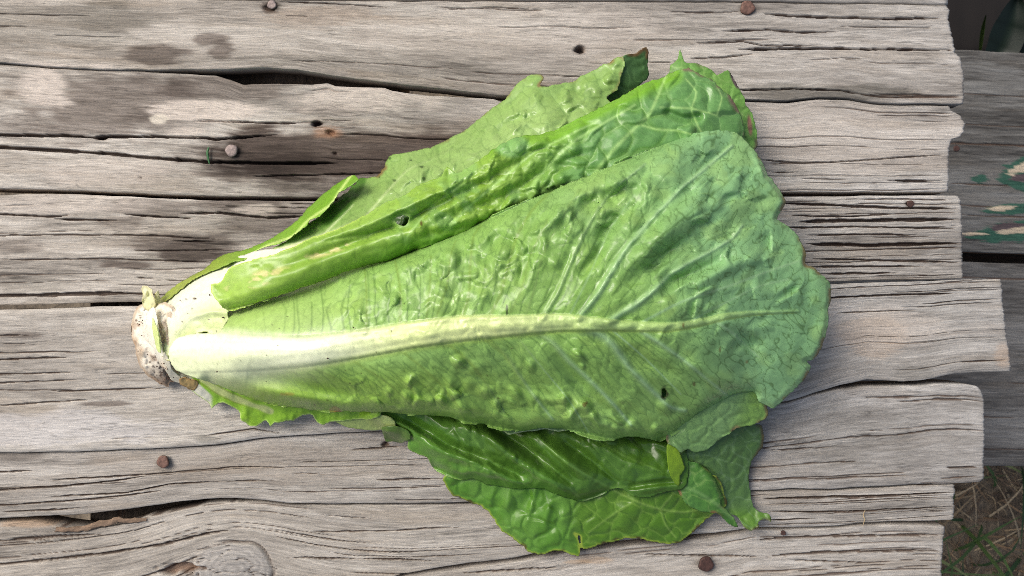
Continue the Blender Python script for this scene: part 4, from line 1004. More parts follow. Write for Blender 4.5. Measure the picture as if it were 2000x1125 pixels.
# ---- stump, ragged curls at the base
def col_st(c):
    C = greens(c, (226, 220, 204), (212, 202, 180))
    n = fbm(c['X'] * 0.03, c['Y'] * 0.03, 3, 31)
    C = mixc(C, g((178, 156, 128)), ss(-0.1, 0.4, n) * ss(630, 660, c['Y']) * 0.75)
    C = mixc(C, g((96, 78, 66)), ss(700, 738, c['Y'] + 18 * n) * 0.85)
    C = mixc(C, g((226, 222, 204)), ss(640, 610, c['Y'] + 10 * n) * 0.7)
    C = mixc(C, g((160, 134, 106)), ss(6, 1, c['sd'] + 3 * n) * 0.6)
    C = specks(c, C, 12, (266, 612, 286, 640), 5, (96, 76, 62), (0.8, 2.6))
    C = mixc(C, g((150, 122, 96)), ss(0.1, 0.5, fbm(c['X'] * 0.06, c['Y'] * 0.06, 3, 39)) * 0.6)
    C = specks(c, C, 40, (290, 695, 338, 757), 6, (64, 48, 40), (0.8, 3.0))
    return C, wetness(c, 0.55, 32)
def det_st(c):
    q, e, ci = cells(c, 16, 391, 0.6)
    st = np.sin((c['X'] - 0.3 * (c['Y'] - 660)) * 0.22 + 1.5 * vn(c['X'] * 0.03, c['Y'] * 0.03, 3))
    return (1.2 * st + 1.6 * fbm(c['X'] * 0.05, c['Y'] * 0.05, 3, 33) - 0.8 * ss(0.1, 0, e)) * ss(0, 8, c['sd'])
st_out = [(258, 655), (257, 625), (264, 602), (280, 594), (300, 596), (325, 590), (350, 620), (350, 690), (348, 730), (347, 744), (332, 747), (330, 757), (318, 753), (308, 745), (290, 735), (275, 716), (265, 690)]
leaf('stem_end', st_out, [(258, 640, 7), (265, 600, 9), (300, 598, 16), (275, 716, 5), (330, 756, 6), (347, 742, 10), (285, 650, 21), (300, 690, 23), (318, 725, 17), (340, 690, 28), (345, 630, 28), (325, 600, 22)],
     seed=26, jag=3.0, d=1.8, thick=0, detail=det_st, color=col_st, rolls=[(st_out[:4] + [], 10, 5)], stack=False, jagscale=1.6)
leaf('leaf_margin', [(284, 640), (287, 612), (300, 600), (307, 622), (311, 650), (317, 680), (320, 702), (326, 722), (314, 716), (302, 698), (291, 672)],
     [(284, 640, 22), (300, 602, 23), (308, 630, 29), (316, 690, 28), (324, 720, 23), (296, 680, 23), (298, 645, 29)], seed=261, jag=1.2, d=1.6, detail=lambda c: 0.8 * fbm(c['X'] * 0.08, c['Y'] * 0.04, 3, 34), stack=False,
     color=lambda c: (specks(c, mixc(greens(c, (236, 234, 222), (224, 222, 206)), g((196, 176, 146)), ss(690, 725, c['Y']) * 0.7), 8, (300, 690, 326, 722), 15, (84, 62, 50)), wetness(c, 0.4, 35)), rolls=[([(284, 640), (291, 672), (302, 698), (314, 716)], 9, 4)])
leaf('leaf_margin', [(297, 619), (303, 630), (309, 652), (313, 690), (308, 688), (302, 664), (298, 640)],
     [(297, 619, 30), (309, 652, 33), (312, 688, 30), (301, 650, 31)], seed=262, jag=1.2, d=1.5, detail=lambda c: 0 * c['X'], stack=False, color=lambda c: (greens(c, (206, 220, 150), (190, 210, 128)), wetness(c, 0.4, 36)))
leaf('leaf_margin', [(320, 688), (331, 704), (336, 722), (353, 737), (351, 748), (336, 743), (324, 726), (318, 706)],
     [(320, 690, 30), (336, 720, 28), (352, 742, 16), (322, 715, 24)], seed=263, jag=0.8, d=1.6, detail=lambda c: 0.4 * vn(c['X'] * 0.1, c['Y'] * 0.1, 4), stack=False, color=lambda c: (greens(c, (232, 230, 214), (216, 212, 190)), wetness(c, 0.4, 37)))
leaf('leaf_margin', [(350, 741), (362, 738), (374, 742), (387, 744), (386, 754), (379, 763), (364, 757), (352, 750)],
     [(350, 742, 19), (387, 746, 18), (378, 762, 12), (364, 748, 19)], seed=264, jag=1.6, d=1.6, detail=lambda c: 1.0 * fbm(c['X'] * 0.08, c['Y'] * 0.08, 3, 4), stack=False, color=lambda c: (mixc(greens(c, (206, 180, 120), (188, 156, 96)), g((140, 100, 60)), ss(3, 0.5, c['sd']) * 0.6), wetness(c, 0.55, 38)))
def col_curl(c):
    C = greens(c, (232, 232, 196), (214, 214, 160))
    return mixc(C, g((190, 180, 130)), ss(4, 1, c['sd']) * 0.4), wetness(c, 0.45, 11)
leaf('leaf_margin', [(280, 600), (277, 585), (279, 574), (275, 565), (278, 558), (288, 559), (296, 566), (298, 578), (303, 588), (302, 600), (292, 608)],
     [(280, 600, 15), (276, 560, 17), (296, 566, 21), (302, 598, 20), (288, 580, 14)], seed=27, jag=0.8, d=1.6, detail=lambda c: 1.5 * vn(c['X'] * 0.12, c['Y'] * 0.08, 3), color=col_curl, stack=False)
leaf('leaf_margin', [(300, 592), (302, 580), (301, 574), (309, 567), (312, 578), (319, 590), (314, 600), (306, 602)],
     [(300, 590, 18), (309, 567, 20), (319, 590, 16), (308, 588, 15)], seed=28, jag=0.6, d=1.6, detail=lambda c: 1.0 * vn(c['X'] * 0.12, c['Y'] * 0.08, 5), color=col_curl, stack=False)

K = 1.0
# ---- pale base of leaf 2
def col_B(c):
    C = greens(c, (212, 228, 164), (226, 236, 190))
    C = mixc(C, g((240, 242, 226)), ss(60, 10, segdist(c['X'], c['Y'], polyline([(310, 640), (370, 570), (450, 525), (540, 490)], 8))[0] + 8 * fbm(c['X'] * 0.02, c['Y'] * 0.02, 2, 4)) * 0.9)
    C = mixc(C, g((196, 216, 128)), ss(30, 0, segdist(c['X'], c['Y'], polyline([(360, 660), (400, 640), (445, 620)], 8))[0]) * 0.5)
    C = mixc(C, g((196, 176, 120)), ss(7, 1, segdist(c['X'], c['Y'], polyline([(303, 615), (340, 570), (402, 524), (450, 505)], 8))[0]) * 0.6)
    for r_ in (18, 26, 38): pass
    C = mixc(C, g((178, 196, 120)), ss(1.8, 0.5, segdist(c['X'], c['Y'], polyline([(345, 650), (370, 622), (410, 610), (440, 611)], 8))[0]) * 0.35)
    C = mixc(C, g((150, 130, 76)), ss(2.6, 0.6, c['sd']) * ss(640, 655, c['Y']) * 0.7)
    C = specks(c, C, 11, (305, 560, 440, 650), 8, (64, 50, 38), (1.0, 2.2))
    C = specks(c, C, 1, (380, 582, 383, 584), 9, (84, 60, 44), (3.8, 4.2))
    return C, wetness(c, 0.34, 12)
leaf('leaf', [(302, 645), (301, 628), (306, 608), (318, 592), (342, 569), (372, 545), (402, 526), (450, 506), (500, 490), (560, 485), (580, 510), (500, 560), (447, 606), (446, 622), (437, 640), (431, 656), (412, 660), (405, 648), (385, 652), (362, 664), (348, 676), (342, 700), (325, 705), (312, 690), (308, 665)],
     [(302, 645, 18), (306, 608, 17), (342, 569, 16), (402, 526, 17), (450, 506, 20), (560, 487, 30), (370, 600, 34), (330, 650, 30), (430, 560, 36), (440, 615, 38), (430, 655, 38), (360, 655, 35), (330, 700, 30), (500, 530, 40), (312, 690, 24)], seed=29, jag=1.0, d=2.0,
     detail=lambda c: 0.7 * fbm(c['X'] * 0.03, c['Y'] * 0.03, 3, 13) + 1.2 * np.exp(-((segdist(c['X'], c['Y'], polyline([(345, 650), (370, 622), (410, 610), (440, 611)], 8))[0]) / 6) ** 2), color=col_B, rolls=[([(303, 615), (340, 568), (402, 524), (450, 505)], 22, 8)], stack=False)

K = 1.4
# ---- the big leaf on top, underside up
A_out = [(328, 692), (336, 672), (350, 658), (390, 650), (425, 652), (436, 640), (446, 622), (447, 606), (500, 589), (560, 568), (620, 549), (680, 526), (722, 514), (760, 506), (812, 486), (845, 470), (880, 462), (930, 438), (985, 410), (1040, 388), (1100, 362), (1160, 338), (1225, 308), (1290, 284), (1345, 262), (1400, 254), (1440, 260), (1462, 280), (1478, 300), (1490, 318), (1497, 338), (1512, 356), (1526, 374), (1534, 396), (1526, 412), (1518, 428), (1536, 438), (1553, 456), (1566, 474), (1574, 494), (1573, 518), (1590, 522), (1606, 538), (1621, 552), (1624, 580), (1618, 606), (1618, 632), (1612, 660), (1600, 690), (1586, 704), (1574, 706), (1584, 716), (1576, 736), (1560, 752), (1545, 768), (1532, 780), (1512, 797), (1494, 792), (1482, 786), (1472, 766), (1440, 768), (1400, 790), (1366, 806), (1340, 828), (1316, 850), (1290, 860), (1262, 856), (1230, 852), (1200, 858), (1176, 862), (1140, 852), (1100, 838), (1060, 836), (1020, 842), (980, 840), (940, 828), (905, 826), (880, 815), (840, 812), (800, 810), (760, 806), (720, 806), (680, 804), (640, 806), (600, 800), (540, 792), (500, 782), (450, 762), (410, 748), (375, 736), (352, 728), (336, 716)]
MID = [(330, 690), (400, 687), (500, 689), (600, 686), (700, 672), (800, 655), (900, 642), (1000, 636), (1100, 630), (1200, 635), (1300, 639), (1360, 631), (1420, 617), (1480, 611), (1560, 608)]
A_v = [(MID, 22, 2, 0.5),
  ([(1130, 622), (1170, 570), (1220, 490), (1290, 410), (1340, 360), (1400, 310), (1430, 285)], 8, 3, 3.6), ([(1190, 628), (1250, 590), (1320, 530), (1390, 490), (1430, 465), (1450, 440)], 8, 3, 3.2),
  ([(1060, 622), (1090, 570), (1120, 500), (1160, 420), (1200, 370), (1260, 320)], 6, 2, 2.4), ([(950, 628), (975, 580), (990, 530), (1010, 460), (1040, 410), (1080, 370)], 4.5, 2, 1.2),
  ([(895, 635), (915, 580), (918, 520), (925, 460), (940, 440)], 4, 1.8, 1.0), ([(845, 640), (872, 560), (880, 500), (890, 470)], 2.5, 1.4, 0.6), ([(780, 650), (782, 570), (772, 510)], 4, 2, 1.0), ([(1025, 622), (1045, 560), (1060, 500), (1095, 430), (1130, 370)], 2.2, 1.4, 0.5),
  ([(715, 655), (716, 580), (712, 525)], 3.5, 1.6, 0.8), ([(830, 640), (838, 580), (842, 500)], 2.2, 1.4, 0.5), ([(990, 625), (1020, 560), (1035, 500), (1070, 430)], 1.8, 1.2, 0.4), ([(1110, 620), (1150, 540), (1190, 450), (1240, 380)], 1.8, 1.2, 0.4),
  ([(1250, 632), (1330, 590), (1420, 560), (1500, 530), (1560, 510)], 3, 2, 0.8), ([(1390, 622), (1430, 650), (1465, 682), (1482, 697)], 3.4, 2, 1.0), ([(1330, 637), (1400, 600), (1480, 560), (1540, 545)], 2, 1.4, 0.4),
  ([(1130, 640), (1170, 652), (1195, 672), (1232, 722), (1272, 762), (1312, 796), (1338, 802)], 9, 4, 3.6), ([(1040, 645), (1078, 668), (1110, 705), (1150, 742), (1200, 792), (1232, 830)], 6.5, 3, 2.6), ([(940, 655), (985, 690), (1012, 730), (1042, 772), (1080, 820)], 6, 2.4, 2.4),
  ([(870, 668), (918, 708), (950, 750), (985, 805)], 4, 2, 1.0), ([(790, 690), (850, 740), (900, 800)], 3, 1.6, 0.7), ([(1250, 645), (1330, 700), (1382, 742), (1420, 772)], 5.5, 2.4, 2.2), ([(690, 705), (760, 750), (810, 800)], 2.6, 1.5, 0.5), ([(600, 715), (680, 750), (740, 795)], 2.2, 1.3, 0.4),
  ([(1000, 645), (1060, 720), (1110, 780), (1150, 845)], 1.8, 1.2, 0.4), ([(1190, 640), (1260, 700), (1330, 770)], 2, 1.2, 0.4)]
A_thin = []
_ru = [v for v in A_v[1:] if v[0][-1][1] < v[0][0][1] and v[0][0][0] < 1200]; _rd = [v for v in A_v[1:] if v[0][-1][1] > v[0][0][1] and v[0][0][0] < 1300]
_rs = np.random.RandomState(9)
def _resamp(pl, n=14):
    P = polyline(pl, 8); s = np.concatenate([[0], np.cumsum(np.linalg.norm(np.diff(P, axis=0), axis=1))]); t = np.linspace(0, s[-1], n)
    return np.stack([np.interp(t, s, P[:, 0]), np.interp(t, s, P[:, 1])], -1)
for grp in (_ru, _rd):
    grp = sorted(grp, key=lambda v: v[0][0][0])
    for a, b in zip(grp[:-1], grp[1:]):
        pa, pb = _resamp(a[0]), _resamp(b[0]); gapn = max(1, int((pb[0, 0] - pa[0, 0]) / 25))
        for k in range(1, gapn + 1):
            f = k / (gapn + 1) + _rs.uniform(-0.08, 0.08)
            p = pa * (1 - f) + pb * f
            p = p + np.stack([4 * vn(np.arange(14) * 0.45, np.full(14, k * 3.1 + pa[0, 0]), 3), 4 * vn(np.arange(14) * 0.45, np.full(14, k * 7.7 + pa[0, 0]), 4)], -1)
            n1 = _rs.randint(9, 15); A_thin.append(p[_rs.randint(0, 3):n1])
            for m_ in range(1):      # fork
                j = _rs.randint(3, 9); d0 = p[j + 1] - p[j]; an = _rs.choice([-0.7, 0.7]); d1 = np.array([d0[0] * math.cos(an) - d0[1] * math.sin(an), d0[0] * math.sin(an) + d0[1] * math.cos(an)])
                A_thin.append(np.array([p[j], p[j] + d1 * 0.8, p[j] + d1 * 1.3 + d0 * 0.5, p[j] + d1 * 1.4 + d0 * 1.5]))
for x_ in np.arange(500, 720, 21):
    x_ = x_ + _rs.uniform(-9, 9); a_, b_ = _rs.uniform(-9, 9, 2)
    A_thin.append(np.array([(x_, 655), (x_ + 3 + a_ * 0.3, 640), (x_ + a_, 605), (x_ + b_, np.interp(x_, [440, 720], [612, 530]) + _rs.uniform(0, 45))]))
for x_ in np.arange(520, 720, 24):
    A_thin.append(np.array([(x_, 722), (x_ + 22, 738), (x_ + 44, 762), (x_ + 55, 790)]))
A_folds = [([(1110, 420), (1150, 395), (1200, 385), (1250, 362)], 13, -4.0), ([(1165, 470), (1200, 430), (1240, 395)], 12, -4.5), ([(1130, 540), (1165, 500), (1190, 455)], 10, -3.0), ([(1225, 560), (1290, 500), (1360, 470)], 16, -4.0), ([(1290, 575), (1345, 540), (1420, 505)], 10, -3.5), ([(1040, 470), (1090, 420), (1140, 400)], 12, 3.0),
           ([(1240, 520), (1300, 450), (1370, 400)], 20, 4.0), ([(1330, 570), (1420, 520), (1520, 480)], 16, 3.0), ([(940, 520), (965, 470), (990, 440)], 10, -2.0), ([(1010, 560), (1030, 500)], 10, -2.0), ([(700, 535), (800, 515), (870, 480)], 14, 2.0), ([(1235, 690), (1290, 720), (1330, 740)], 12, -2.5), ([(1080, 690), (1140, 760), (1200, 820)], 12, -2.5),
           ([(480, 735), (560, 745), (640, 765), (720, 775)], 16, -3.0), ([(500, 760), (600, 778), (700, 795)], 12, 3.0), ([(1440, 650), (1470, 670), (1490, 660)], 14, -3.0), ([(1340, 700), (1400, 740), (1450, 750)], 12, 2.5)]
rsA = np.random.RandomState(77)
BL = []
for k in range(105):     # small raised blisters
    x = rsA.uniform(690, 1330)
    if rsA.rand() < 0.2:
        t = (x - 690) / 640; y = rsA.uniform(735 + 20 * t, 805 + 40 * t) if rsA.rand() < 0.75 else rsA.uniform(690, 800)
        s = rsA.uniform(7, 17); a = rsA.uniform(1.2, 3.6)
    else:
        top = np.interp(x, [690, 900, 1100, 1330], [525, 452, 362, 280]); y = top + rsA.uniform(12, 150) ; s = rsA.uniform(10, 22); a = rsA.uniform(0.4, 1.8)
    BL.append((x, y, s, s * rsA.uniform(0.6, 1.0), rsA.uniform(0.3, 1.3), a))
for k in range(40):
    BL.append((rsA.uniform(1280, 1560), rsA.uniform(330, 720), rsA.uniform(9, 20), rsA.uniform(7, 14), rsA.uniform(-1.0, 0.2), rsA.uniform(-2.0, 2.0)))
RIBW = lambda X: np.interp(X, [330, 420, 500, 600, 700, 900, 1000, 1100, 1200, 1330, 1420, 1500, 1600], [42, 40, 35, 29, 27, 25, 20, 17, 11, 8, 6.5, 4, 2]).astype(F)
def cellsA(c):
    f, e, ci = cells(c, 36, 401, 1.7, -1.05, 0.7); f2, e2, ci2 = cells(c, 36, 402, 1.7, 0.85, 0.7)
    lo = ss(625, 680, c['Y'] + 0.06 * (c['X'] - 700))
    return mix(e, e2, (lo > 0.5)), mix(ci, ci2, (lo > 0.5)), mix(f, f2, (lo > 0.5))
def det_A(c):
    e, ci, f1_ = cellsA(c)
    X, Y = c['X'], c['Y']
    bl = ss(560, 760, X)                     # smooth near the base
    z = 2.0 * (1 - np.exp(-c['VD'] / 26)) * bl
    z = z + bl * (0.4 * np.sin(0.5 * np.pi * np.clip(e * 1.7, 0, 1)) * ci) * (1 - 0.6 * ss(1150, 1350, X))
    for pl, w, a in A_folds:
        pl = polyline(pl, 10); lo = pl.min(0) - 3 * w; hi = pl.max(0) + 3 * w
        r = (X > lo[0]) & (X < hi[0]) & (Y > lo[1]) & (Y < hi[1])
        q, _, _, t = segdist(X[r], Y[r], pl)
        z[r] += 1.45 * a * np.exp(-(q / (1.15 * w)) ** 2) * np.sin(np.pi * np.clip(t * 0.9 + 0.05, 0, 1))
    for (x, y, sx, sy, an, a) in BL:
        r = (np.abs(X - x) < 3 * sx) & (np.abs(Y - y) < 3 * sx)
        dx = X[r] - x; dy = Y[r] - y
        u = (dx * math.cos(an) + dy * math.sin(an)) / sx; v = (-dx * math.sin(an) + dy * math.cos(an)) / sy
        q = np.clip(1 - (u * u + v * v) / 2.2, 0, 1)
        z[r] += a * q * q * (1.0 - np.clip(c['V1'][r] * 2, 0, 1))
    z = z + 2.0 * fbm(X * 0.013, Y * 0.013, 3, 411) * bl
    ed = segdist(X, Y, polyline([(640, 806), (720, 806), (840, 812), (940, 828), (1020, 842), (1100, 838), (1200, 858), (1290, 860)], 9))[0]
    fa, ea, ca = cells(c, 41, 451, 1.2, 0.7, 0.45); pk = np.exp(-(fa / 0.46) ** 2)
    z = z + 4.6 * pk * (ca * 1.3 - 0.2) * ss(95, 45, ed) * ss(8, 24, ed) * ss(650, 740, X) * ss(1340, 1180, X)
    fu, eu, cu = cells(c, 34, 452, 1.2, -1.1, 0.45)
    fr, er_, cr_ = cells(c, 44, 453, 1.3, -0.5, 0.35)
    z = z + 3.0 * np.exp(-(fr / 0.42) ** 2) * (cr_ * 1.6 - 0.8) * ss(1120, 1260, X) * ss(10, 50, c['sd']) * ss(720, 620, Y)
    ue = segdist(X, Y, polyline([(690, 524), (760, 506), (845, 470), (930, 438), (1040, 388), (1160, 338)], 9))[0]
    z = z + (3.6 * np.exp(-(fu / 0.44) ** 2) * np.clip(cu * 1.4 - 0.3, 0, 1) + 1.6 * fbm(X * 0.022, Y * 0.017, 2, 415)) * ss(150, 70, ue) * ss(16, 34, ue) * ss(620, 720, X) + 0.12 * fbm(X * 0.05, Y * 0.05, 2, 412) * bl
    # midrib shoulders
    qm = segdist(X, Y, polyline(MID, 10))[0] / RIBW(X)
    z = z + np.sqrt(np.clip(1 - qm ** 2, 0, 1)) * np.interp(X, [330, 420, 700, 1000, 1200, 1450], [0.8, 1.6, 2.8, 2.8, 2.2, 0.8])
    z = z + 0.10 * np.sin(qm * 9 + 2 * vn(X * 0.01, Y * 0.01, 6)) * ss(1.05, 0.9, qm) * ss(1300, 900, X)
    z = z + 0.12 * vn(X * 0.12, Y * 0.03, 5) * c['V1'] * ss(800, 1000, X)
    # frilled outer edge
    z = z + 2.0 * fbm(X * 0.02, Y * 0.02, 2, 413) * ss(40, 0, c['sd']) * ss(1380, 1460, X)
    return z * ss(0, 10, c['sd'] + 6 * (1 - bl))
def col_A(c):
    X, Y = c['X'], c['Y']
    C = greens(c, (112, 150, 72), (130, 166, 92))
    C = mixc(C, g((122, 166, 122)), ss(1250, 1480, X + 0.25 * (600 - Y)) * 0.75)
    C = mixc(C, g((110, 150, 96)), ss(1000, 1300, X + 1.2 * (480 - Y)) * 0.4)
    lowl = ss(690, 760, Y) * ss(1200, 700, X)
    C = mixc(C, g((124, 160, 58)), lowl * 0.75)
    bs_ = ss(820, 440, X)
    C = mixc(C, g((154, 180, 102)), bs_ * ss(760, 690, Y) * 0.8)
    C = mixc(C, g((140, 170, 56)), ss(700, 420, X) * ss(700, 740, Y) * 0.8)
    n = fbm(X * 0.02, Y * 0.02, 3, 421)
    C = mixc(C, g((142, 172, 86)), ss(0.05, 0.45, n) * 0.25)
    e, ci, f1_ = cellsA(c)
    C = C * (1 + (ci - 0.5) * 0.10)[..., None]
    thin = ss(0.11, 0.02, e) * ss(480, 700, X)
    C = mixc(C, g((72, 104, 54)), thin * (0.42 + 0.33 * ss(1180, 1420, X)))
    # secondary veins: yellow-green near the rib, blue-white further out
    vcol = g((108, 136, 62)) + (g((138, 172, 126)) - g((108, 136, 62))) * ss(960, 1220, X + 0.4 * (Y - 600))[..., None]
    vs = np.clip(c['V'] - c['V1'], 0, 1)
    C = C + (vcol - C) * (vs * 0.75)[..., None]
    tn = np.zeros_like(X)
    for pl in A_thin:
        lo_ = pl.min(0) - 5; hi_ = pl.max(0) + 5
        r = (X > lo_[0]) & (X < hi_[0]) & (Y > lo_[1]) & (Y < hi_[1])
        if r.sum() == 0: continue
        q_, _, _, t_ = segdist(X[r], Y[r], pl)
        tn[r] = np.maximum(tn[r], np.exp(-(q_ / 1.8) ** 2) * (1 - 0.4 * t_))
    C = mixc(C, g((66, 100, 44)), tn * (0.72 - 0.25 * ss(640, 690, Y)) * ss(440, 640, X))
    # midrib
    q = segdist(X, Y, polyline(MID, 8))[0]
    w = RIBW(X)
    lf = ss(850, 450, X); m = ss(1.2 + 0.25 * lf, 0.82 - 0.22 * lf, q / w + 0.05 * vn(X * 0.15, Y * 0.05, 432)) * ss(1620, 1420, X)
    rc = g((214, 218, 196)) + (g((188, 200, 138)) - g((214, 218, 196))) * ss(500, 840, X)[..., None]
    rc = rc + (g((150, 178, 108)) - rc) * ss(900, 1250, X)[..., None]
    rc = rc + (g((132, 166, 104)) - rc) * ss(1300, 1480, X)[..., None]
    streak = vn(X * 0.02, (Y - np.interp(X, [p[0] for p in MID], [p[1] for p in MID])) * 0.25, 431)
    rc = rc * (1 + 0.06 * streak)[..., None]
    C = C + (rc - C) * (m * 0.95)[..., None]
    lo = ss(0.55, 1.0, (Y - np.interp(X, [p[0] for p in MID], [p[1] for p in MID])) / w) * ss(1.5, 1.1, q / w) * ss(360, 700, X)  # shaded lower side of the rib, painted into its colour
    C = C + (g((186, 196, 132)) + (g((132, 158, 72)) - g((186, 196, 132))) * ss(480, 760, X)[..., None] - C) * (lo * 0.5)[..., None]
    pale = ss(86, 34, q) * ss(680, 450, X) * ss(-10, 20, Y - 680)
    C = mixc(C, g((206, 214, 174)), pale * 0.92)
    # margin
    C = mixc(C, g((132, 168, 116)), ss(26, 4, c['sd']) * ss(1420, 1480, X) * 0.3)
    Cb = edge_brown(c, C, 4.5, 0.1, (112, 92, 62), 0.03)
    C = C + (Cb - C) * ss(1440, 1470, X)[..., None]
    # blemishes
    for (x, y, rx, ry, col, k) in [(1297, 768, 8, 13, (44, 44, 24), .9), (990, 606, 2.2, 10, (36, 50, 22), .8), (1142, 790, 4, 5, (96, 84, 40), .8), (1146, 786, 3, 3, (86, 70, 36), .8), (1356, 750, 3.5, 4.5, (76, 70, 34), .8), (1406, 682, 3, 6, (80, 74, 36), .7), (1458, 707, 3, 3, (110, 90, 44), .6), (1489, 385, 9, 5, (70, 104, 56), .7), (655, 800, 12, 6, (150, 110, 60), .5), (660, 805, 8, 5, (140, 96, 54), .5), (560, 770, 14, 3, (160, 140, 66), .5), (1335, 637, 2, 8, (120, 104, 50), .7)]:
        qq = np.hypot((X - x) / rx, (Y - y) / ry) + 0.35 * vn(X * 0.2, Y * 0.2, 441)
        C = mixc(C, g(col), ss(1.1, 0.7, qq) * k)
    C = specks(c, C, 30, (420, 590, 1100, 800), 31, (60, 66, 30), (1.0, 1.9))
    R = wetness(c, 0.38, 442) + 0.06 * ss(1400, 1520, X).astype(F)
    return C, np.clip(R, 0.16, 0.7)
A_z = [(330, 692, 40), (340, 660, 38), (345, 725, 39), (400, 650, 41), (447, 610, 40), (450, 685, 54), (450, 745, 49), (560, 570, 42), (620, 680, 61), (600, 625, 56), (620, 551, 42), (600, 730, 57), (600, 775, 43), (600, 800, 31), (450, 762, 36), (722, 516, 46), (800, 655, 70), (800, 560, 64), (800, 740, 60), (800, 800, 44), (880, 464, 54), (1000, 635, 74), (1000, 510, 70), (1000, 425, 62), (1000, 740, 58), (1000, 825, 41), (1200, 640, 74), (1200, 470, 72), (1180, 345, 60), (1200, 760, 58), (1200, 850, 40), (1400, 620, 64), (1400, 450, 62), (1400, 300, 50), (1380, 720, 56), (1330, 830, 34), (1440, 765, 38), (1540, 600, 48), (1530, 450, 44), (1615, 600, 38), (1480, 320, 44), (1575, 720, 34), (1510, 795, 28), (1430, 262, 44), (1460, 720, 44)]
HOLE_A = [(1292, 762), (1298, 758), (1302, 768), (1299, 778), (1294, 776)]
big = leaf('leaf', A_out, A_z, seed=30, jag=1.7, d=2.1, veins=A_v, vh=0.55, detail=det_A, color=col_A, holes=[HOLE_A], stack=False, thick=0.0004,
     rolls=[([(447, 606), (560, 568), (680, 526), (760, 506), (845, 470), (930, 438), (1040, 388), (1160, 338), (1290, 284), (1345, 262)], 34, 11),
            ([(410, 748), (500, 782), (600, 800), (720, 806), (840, 812), (940, 828), (1020, 842), (1100, 838), (1200, 858), (1290, 860)], 30, 10),
            ([(1290, 860), (1340, 828), (1400, 790), (1470, 766)], 26, 7)], label='big outer leaf lying underside up with a broad white midrib')

# ---- leaf 2: folded strip at the left, pale-veined upper side at the right
C_out = [(412, 556), (424, 555), (436, 545), (446, 524), (462, 517), (474, 513), (520, 500), (570, 484), (602, 466), (640, 455), (662, 445), (702, 425), (742, 402), (790, 380), (812, 365), (846, 350), (862, 343), (872, 325), (886, 336), (902, 334), (925, 320), (944, 306), (966, 290), (990, 276), (1010, 268), (1034, 265), (1058, 261), (1085, 254), (1120, 236), (1160, 215), (1200, 196), (1255, 165), (1300, 148), (1316, 140), (1345, 134), (1362, 142), (1384, 152), (1408, 172), (1432, 196), (1448, 228), (1454, 262), (1440, 300), (1400, 330), (1300, 345), (1200, 385), (1080, 430), (985, 455), (930, 470), (880, 476), (846, 478), (812, 490), (762, 510), (722, 518), (680, 530), (620, 553), (560, 572), (500, 592), (455, 606), (440, 606), (424, 586), (414, 572)]
C_v = [([(880, 440), (920, 400), (980, 350), (1040, 300), (1100, 270), (1170, 235)], 3, 2, -0.6), ([(1160, 340), (1200, 290), (1240, 250), (1270, 220), (1300, 150)], 4.5, 2.5, -0.8), ([(1030, 375), (1060, 335), (1095, 300), (1130, 270), (1180, 240), (1240, 205)], 3.5, 2.2, -0.8), ([(1255, 245), (1280, 252), (1320, 255), (1350, 262)], 2.5, 2, -0.5), ([(1290, 210), (1350, 212), (1400, 225)], 2.5, 1.6, -0.5), ([(1350, 212), (1360, 180), (1340, 155)], 2, 1.5, -0.4), ([(790, 470), (830, 420), (880, 390)], 2.4, 1.6, -0.4), ([(1350, 215), (1365, 250), (1385, 280)], 2.2, 1.5, -0.4), ([(1400, 225), (1410, 190), (1400, 170)], 2, 1.2, -0.3)]
def det_C(c):
    X, Y = c['X'], c['Y']
    f, e, ci = cells(c, 56, 501, 1.1, -0.5)
    r = ss(800, 1020, X)
    z = r * (3.0 * np.clip(e * 1.9, 0, 1) ** 0.8 * (0.1 + ci))
    f2, e2, ci2 = cells(c, 20, 502, 1.6, -0.6)
    z = z + 0.35 * np.clip(e2 * 2, 0, 1) * ss(760, 900, X) * ss(1250, 1000, X)
    z = z + 1.8 * fbm(X * 0.010, Y * 0.018, 2, 503) + 0.3 * vn(X * 0.05, Y * 0.08, 504)
    z = z - 3.5 * np.exp(-(segdist(X, Y, polyline([(1305, 220), (1335, 232), (1365, 228)], 8))[0] / 8) ** 2)
    z = z - 2.5 * np.exp(-(np.hypot((X - 838) / 10, (Y - 450) / 12)) ** 2)
    for pl, w, a in [([(600, 478), (760, 415), (900, 352), (1010, 294), (1110, 262)], 15, 2.6), ([(540, 528), (720, 462), (860, 400), (980, 335), (1060, 290)], 9, -3.4), ([(480, 560), (640, 505), (790, 458), (900, 432), (1000, 400)], 15, 2.6), ([(640, 470), (780, 440), (880, 372), (960, 320)], 4, -1.6), ([(860, 430), (960, 392), (1080, 330), (1180, 280)], 10, -2.6), ([(820, 462), (900, 446), (990, 420)], 8, -2.0), ([(690, 452), (800, 402), (900, 356)], 5, 1.4)]:
        q_, _, _, t_ = segdist(X, Y, polyline(pl, 10))
        z = z + a * np.exp(-(q_ / w) ** 2) * np.sin(np.pi * np.clip(t_ * 0.92 + 0.04, 0, 1)) ** 0.7
    fb, eb, cb = cells(c, 38, 515, 1.3, -0.6, 0.4)
    z = z + 3.6 * np.exp(-(fb / 0.45) ** 2) * np.clip(cb * 1.5 - 0.3, 0, 1) * ss(740, 860, X) * ss(1240, 1080, X)
    # long pleats in the folded strip
    f6, e6, ci6 = cells(c, 34, 509, 1.6, -0.45, 0.7)
    z = z + 0.3 * np.sin(0.5 * np.pi * np.clip(e6 * 1.7, 0, 1)) * ci6 * ss(560, 680, X) * ss(1050, 900, X)
    z = z + 0.7 * np.sin((Y + 0.36 * X) * 0.075 + 1.2 * vn(X * 0.006, Y * 0.01, 505)) * ss(1050, 800, X)
    return z * ss(0, 12, c['sd'])
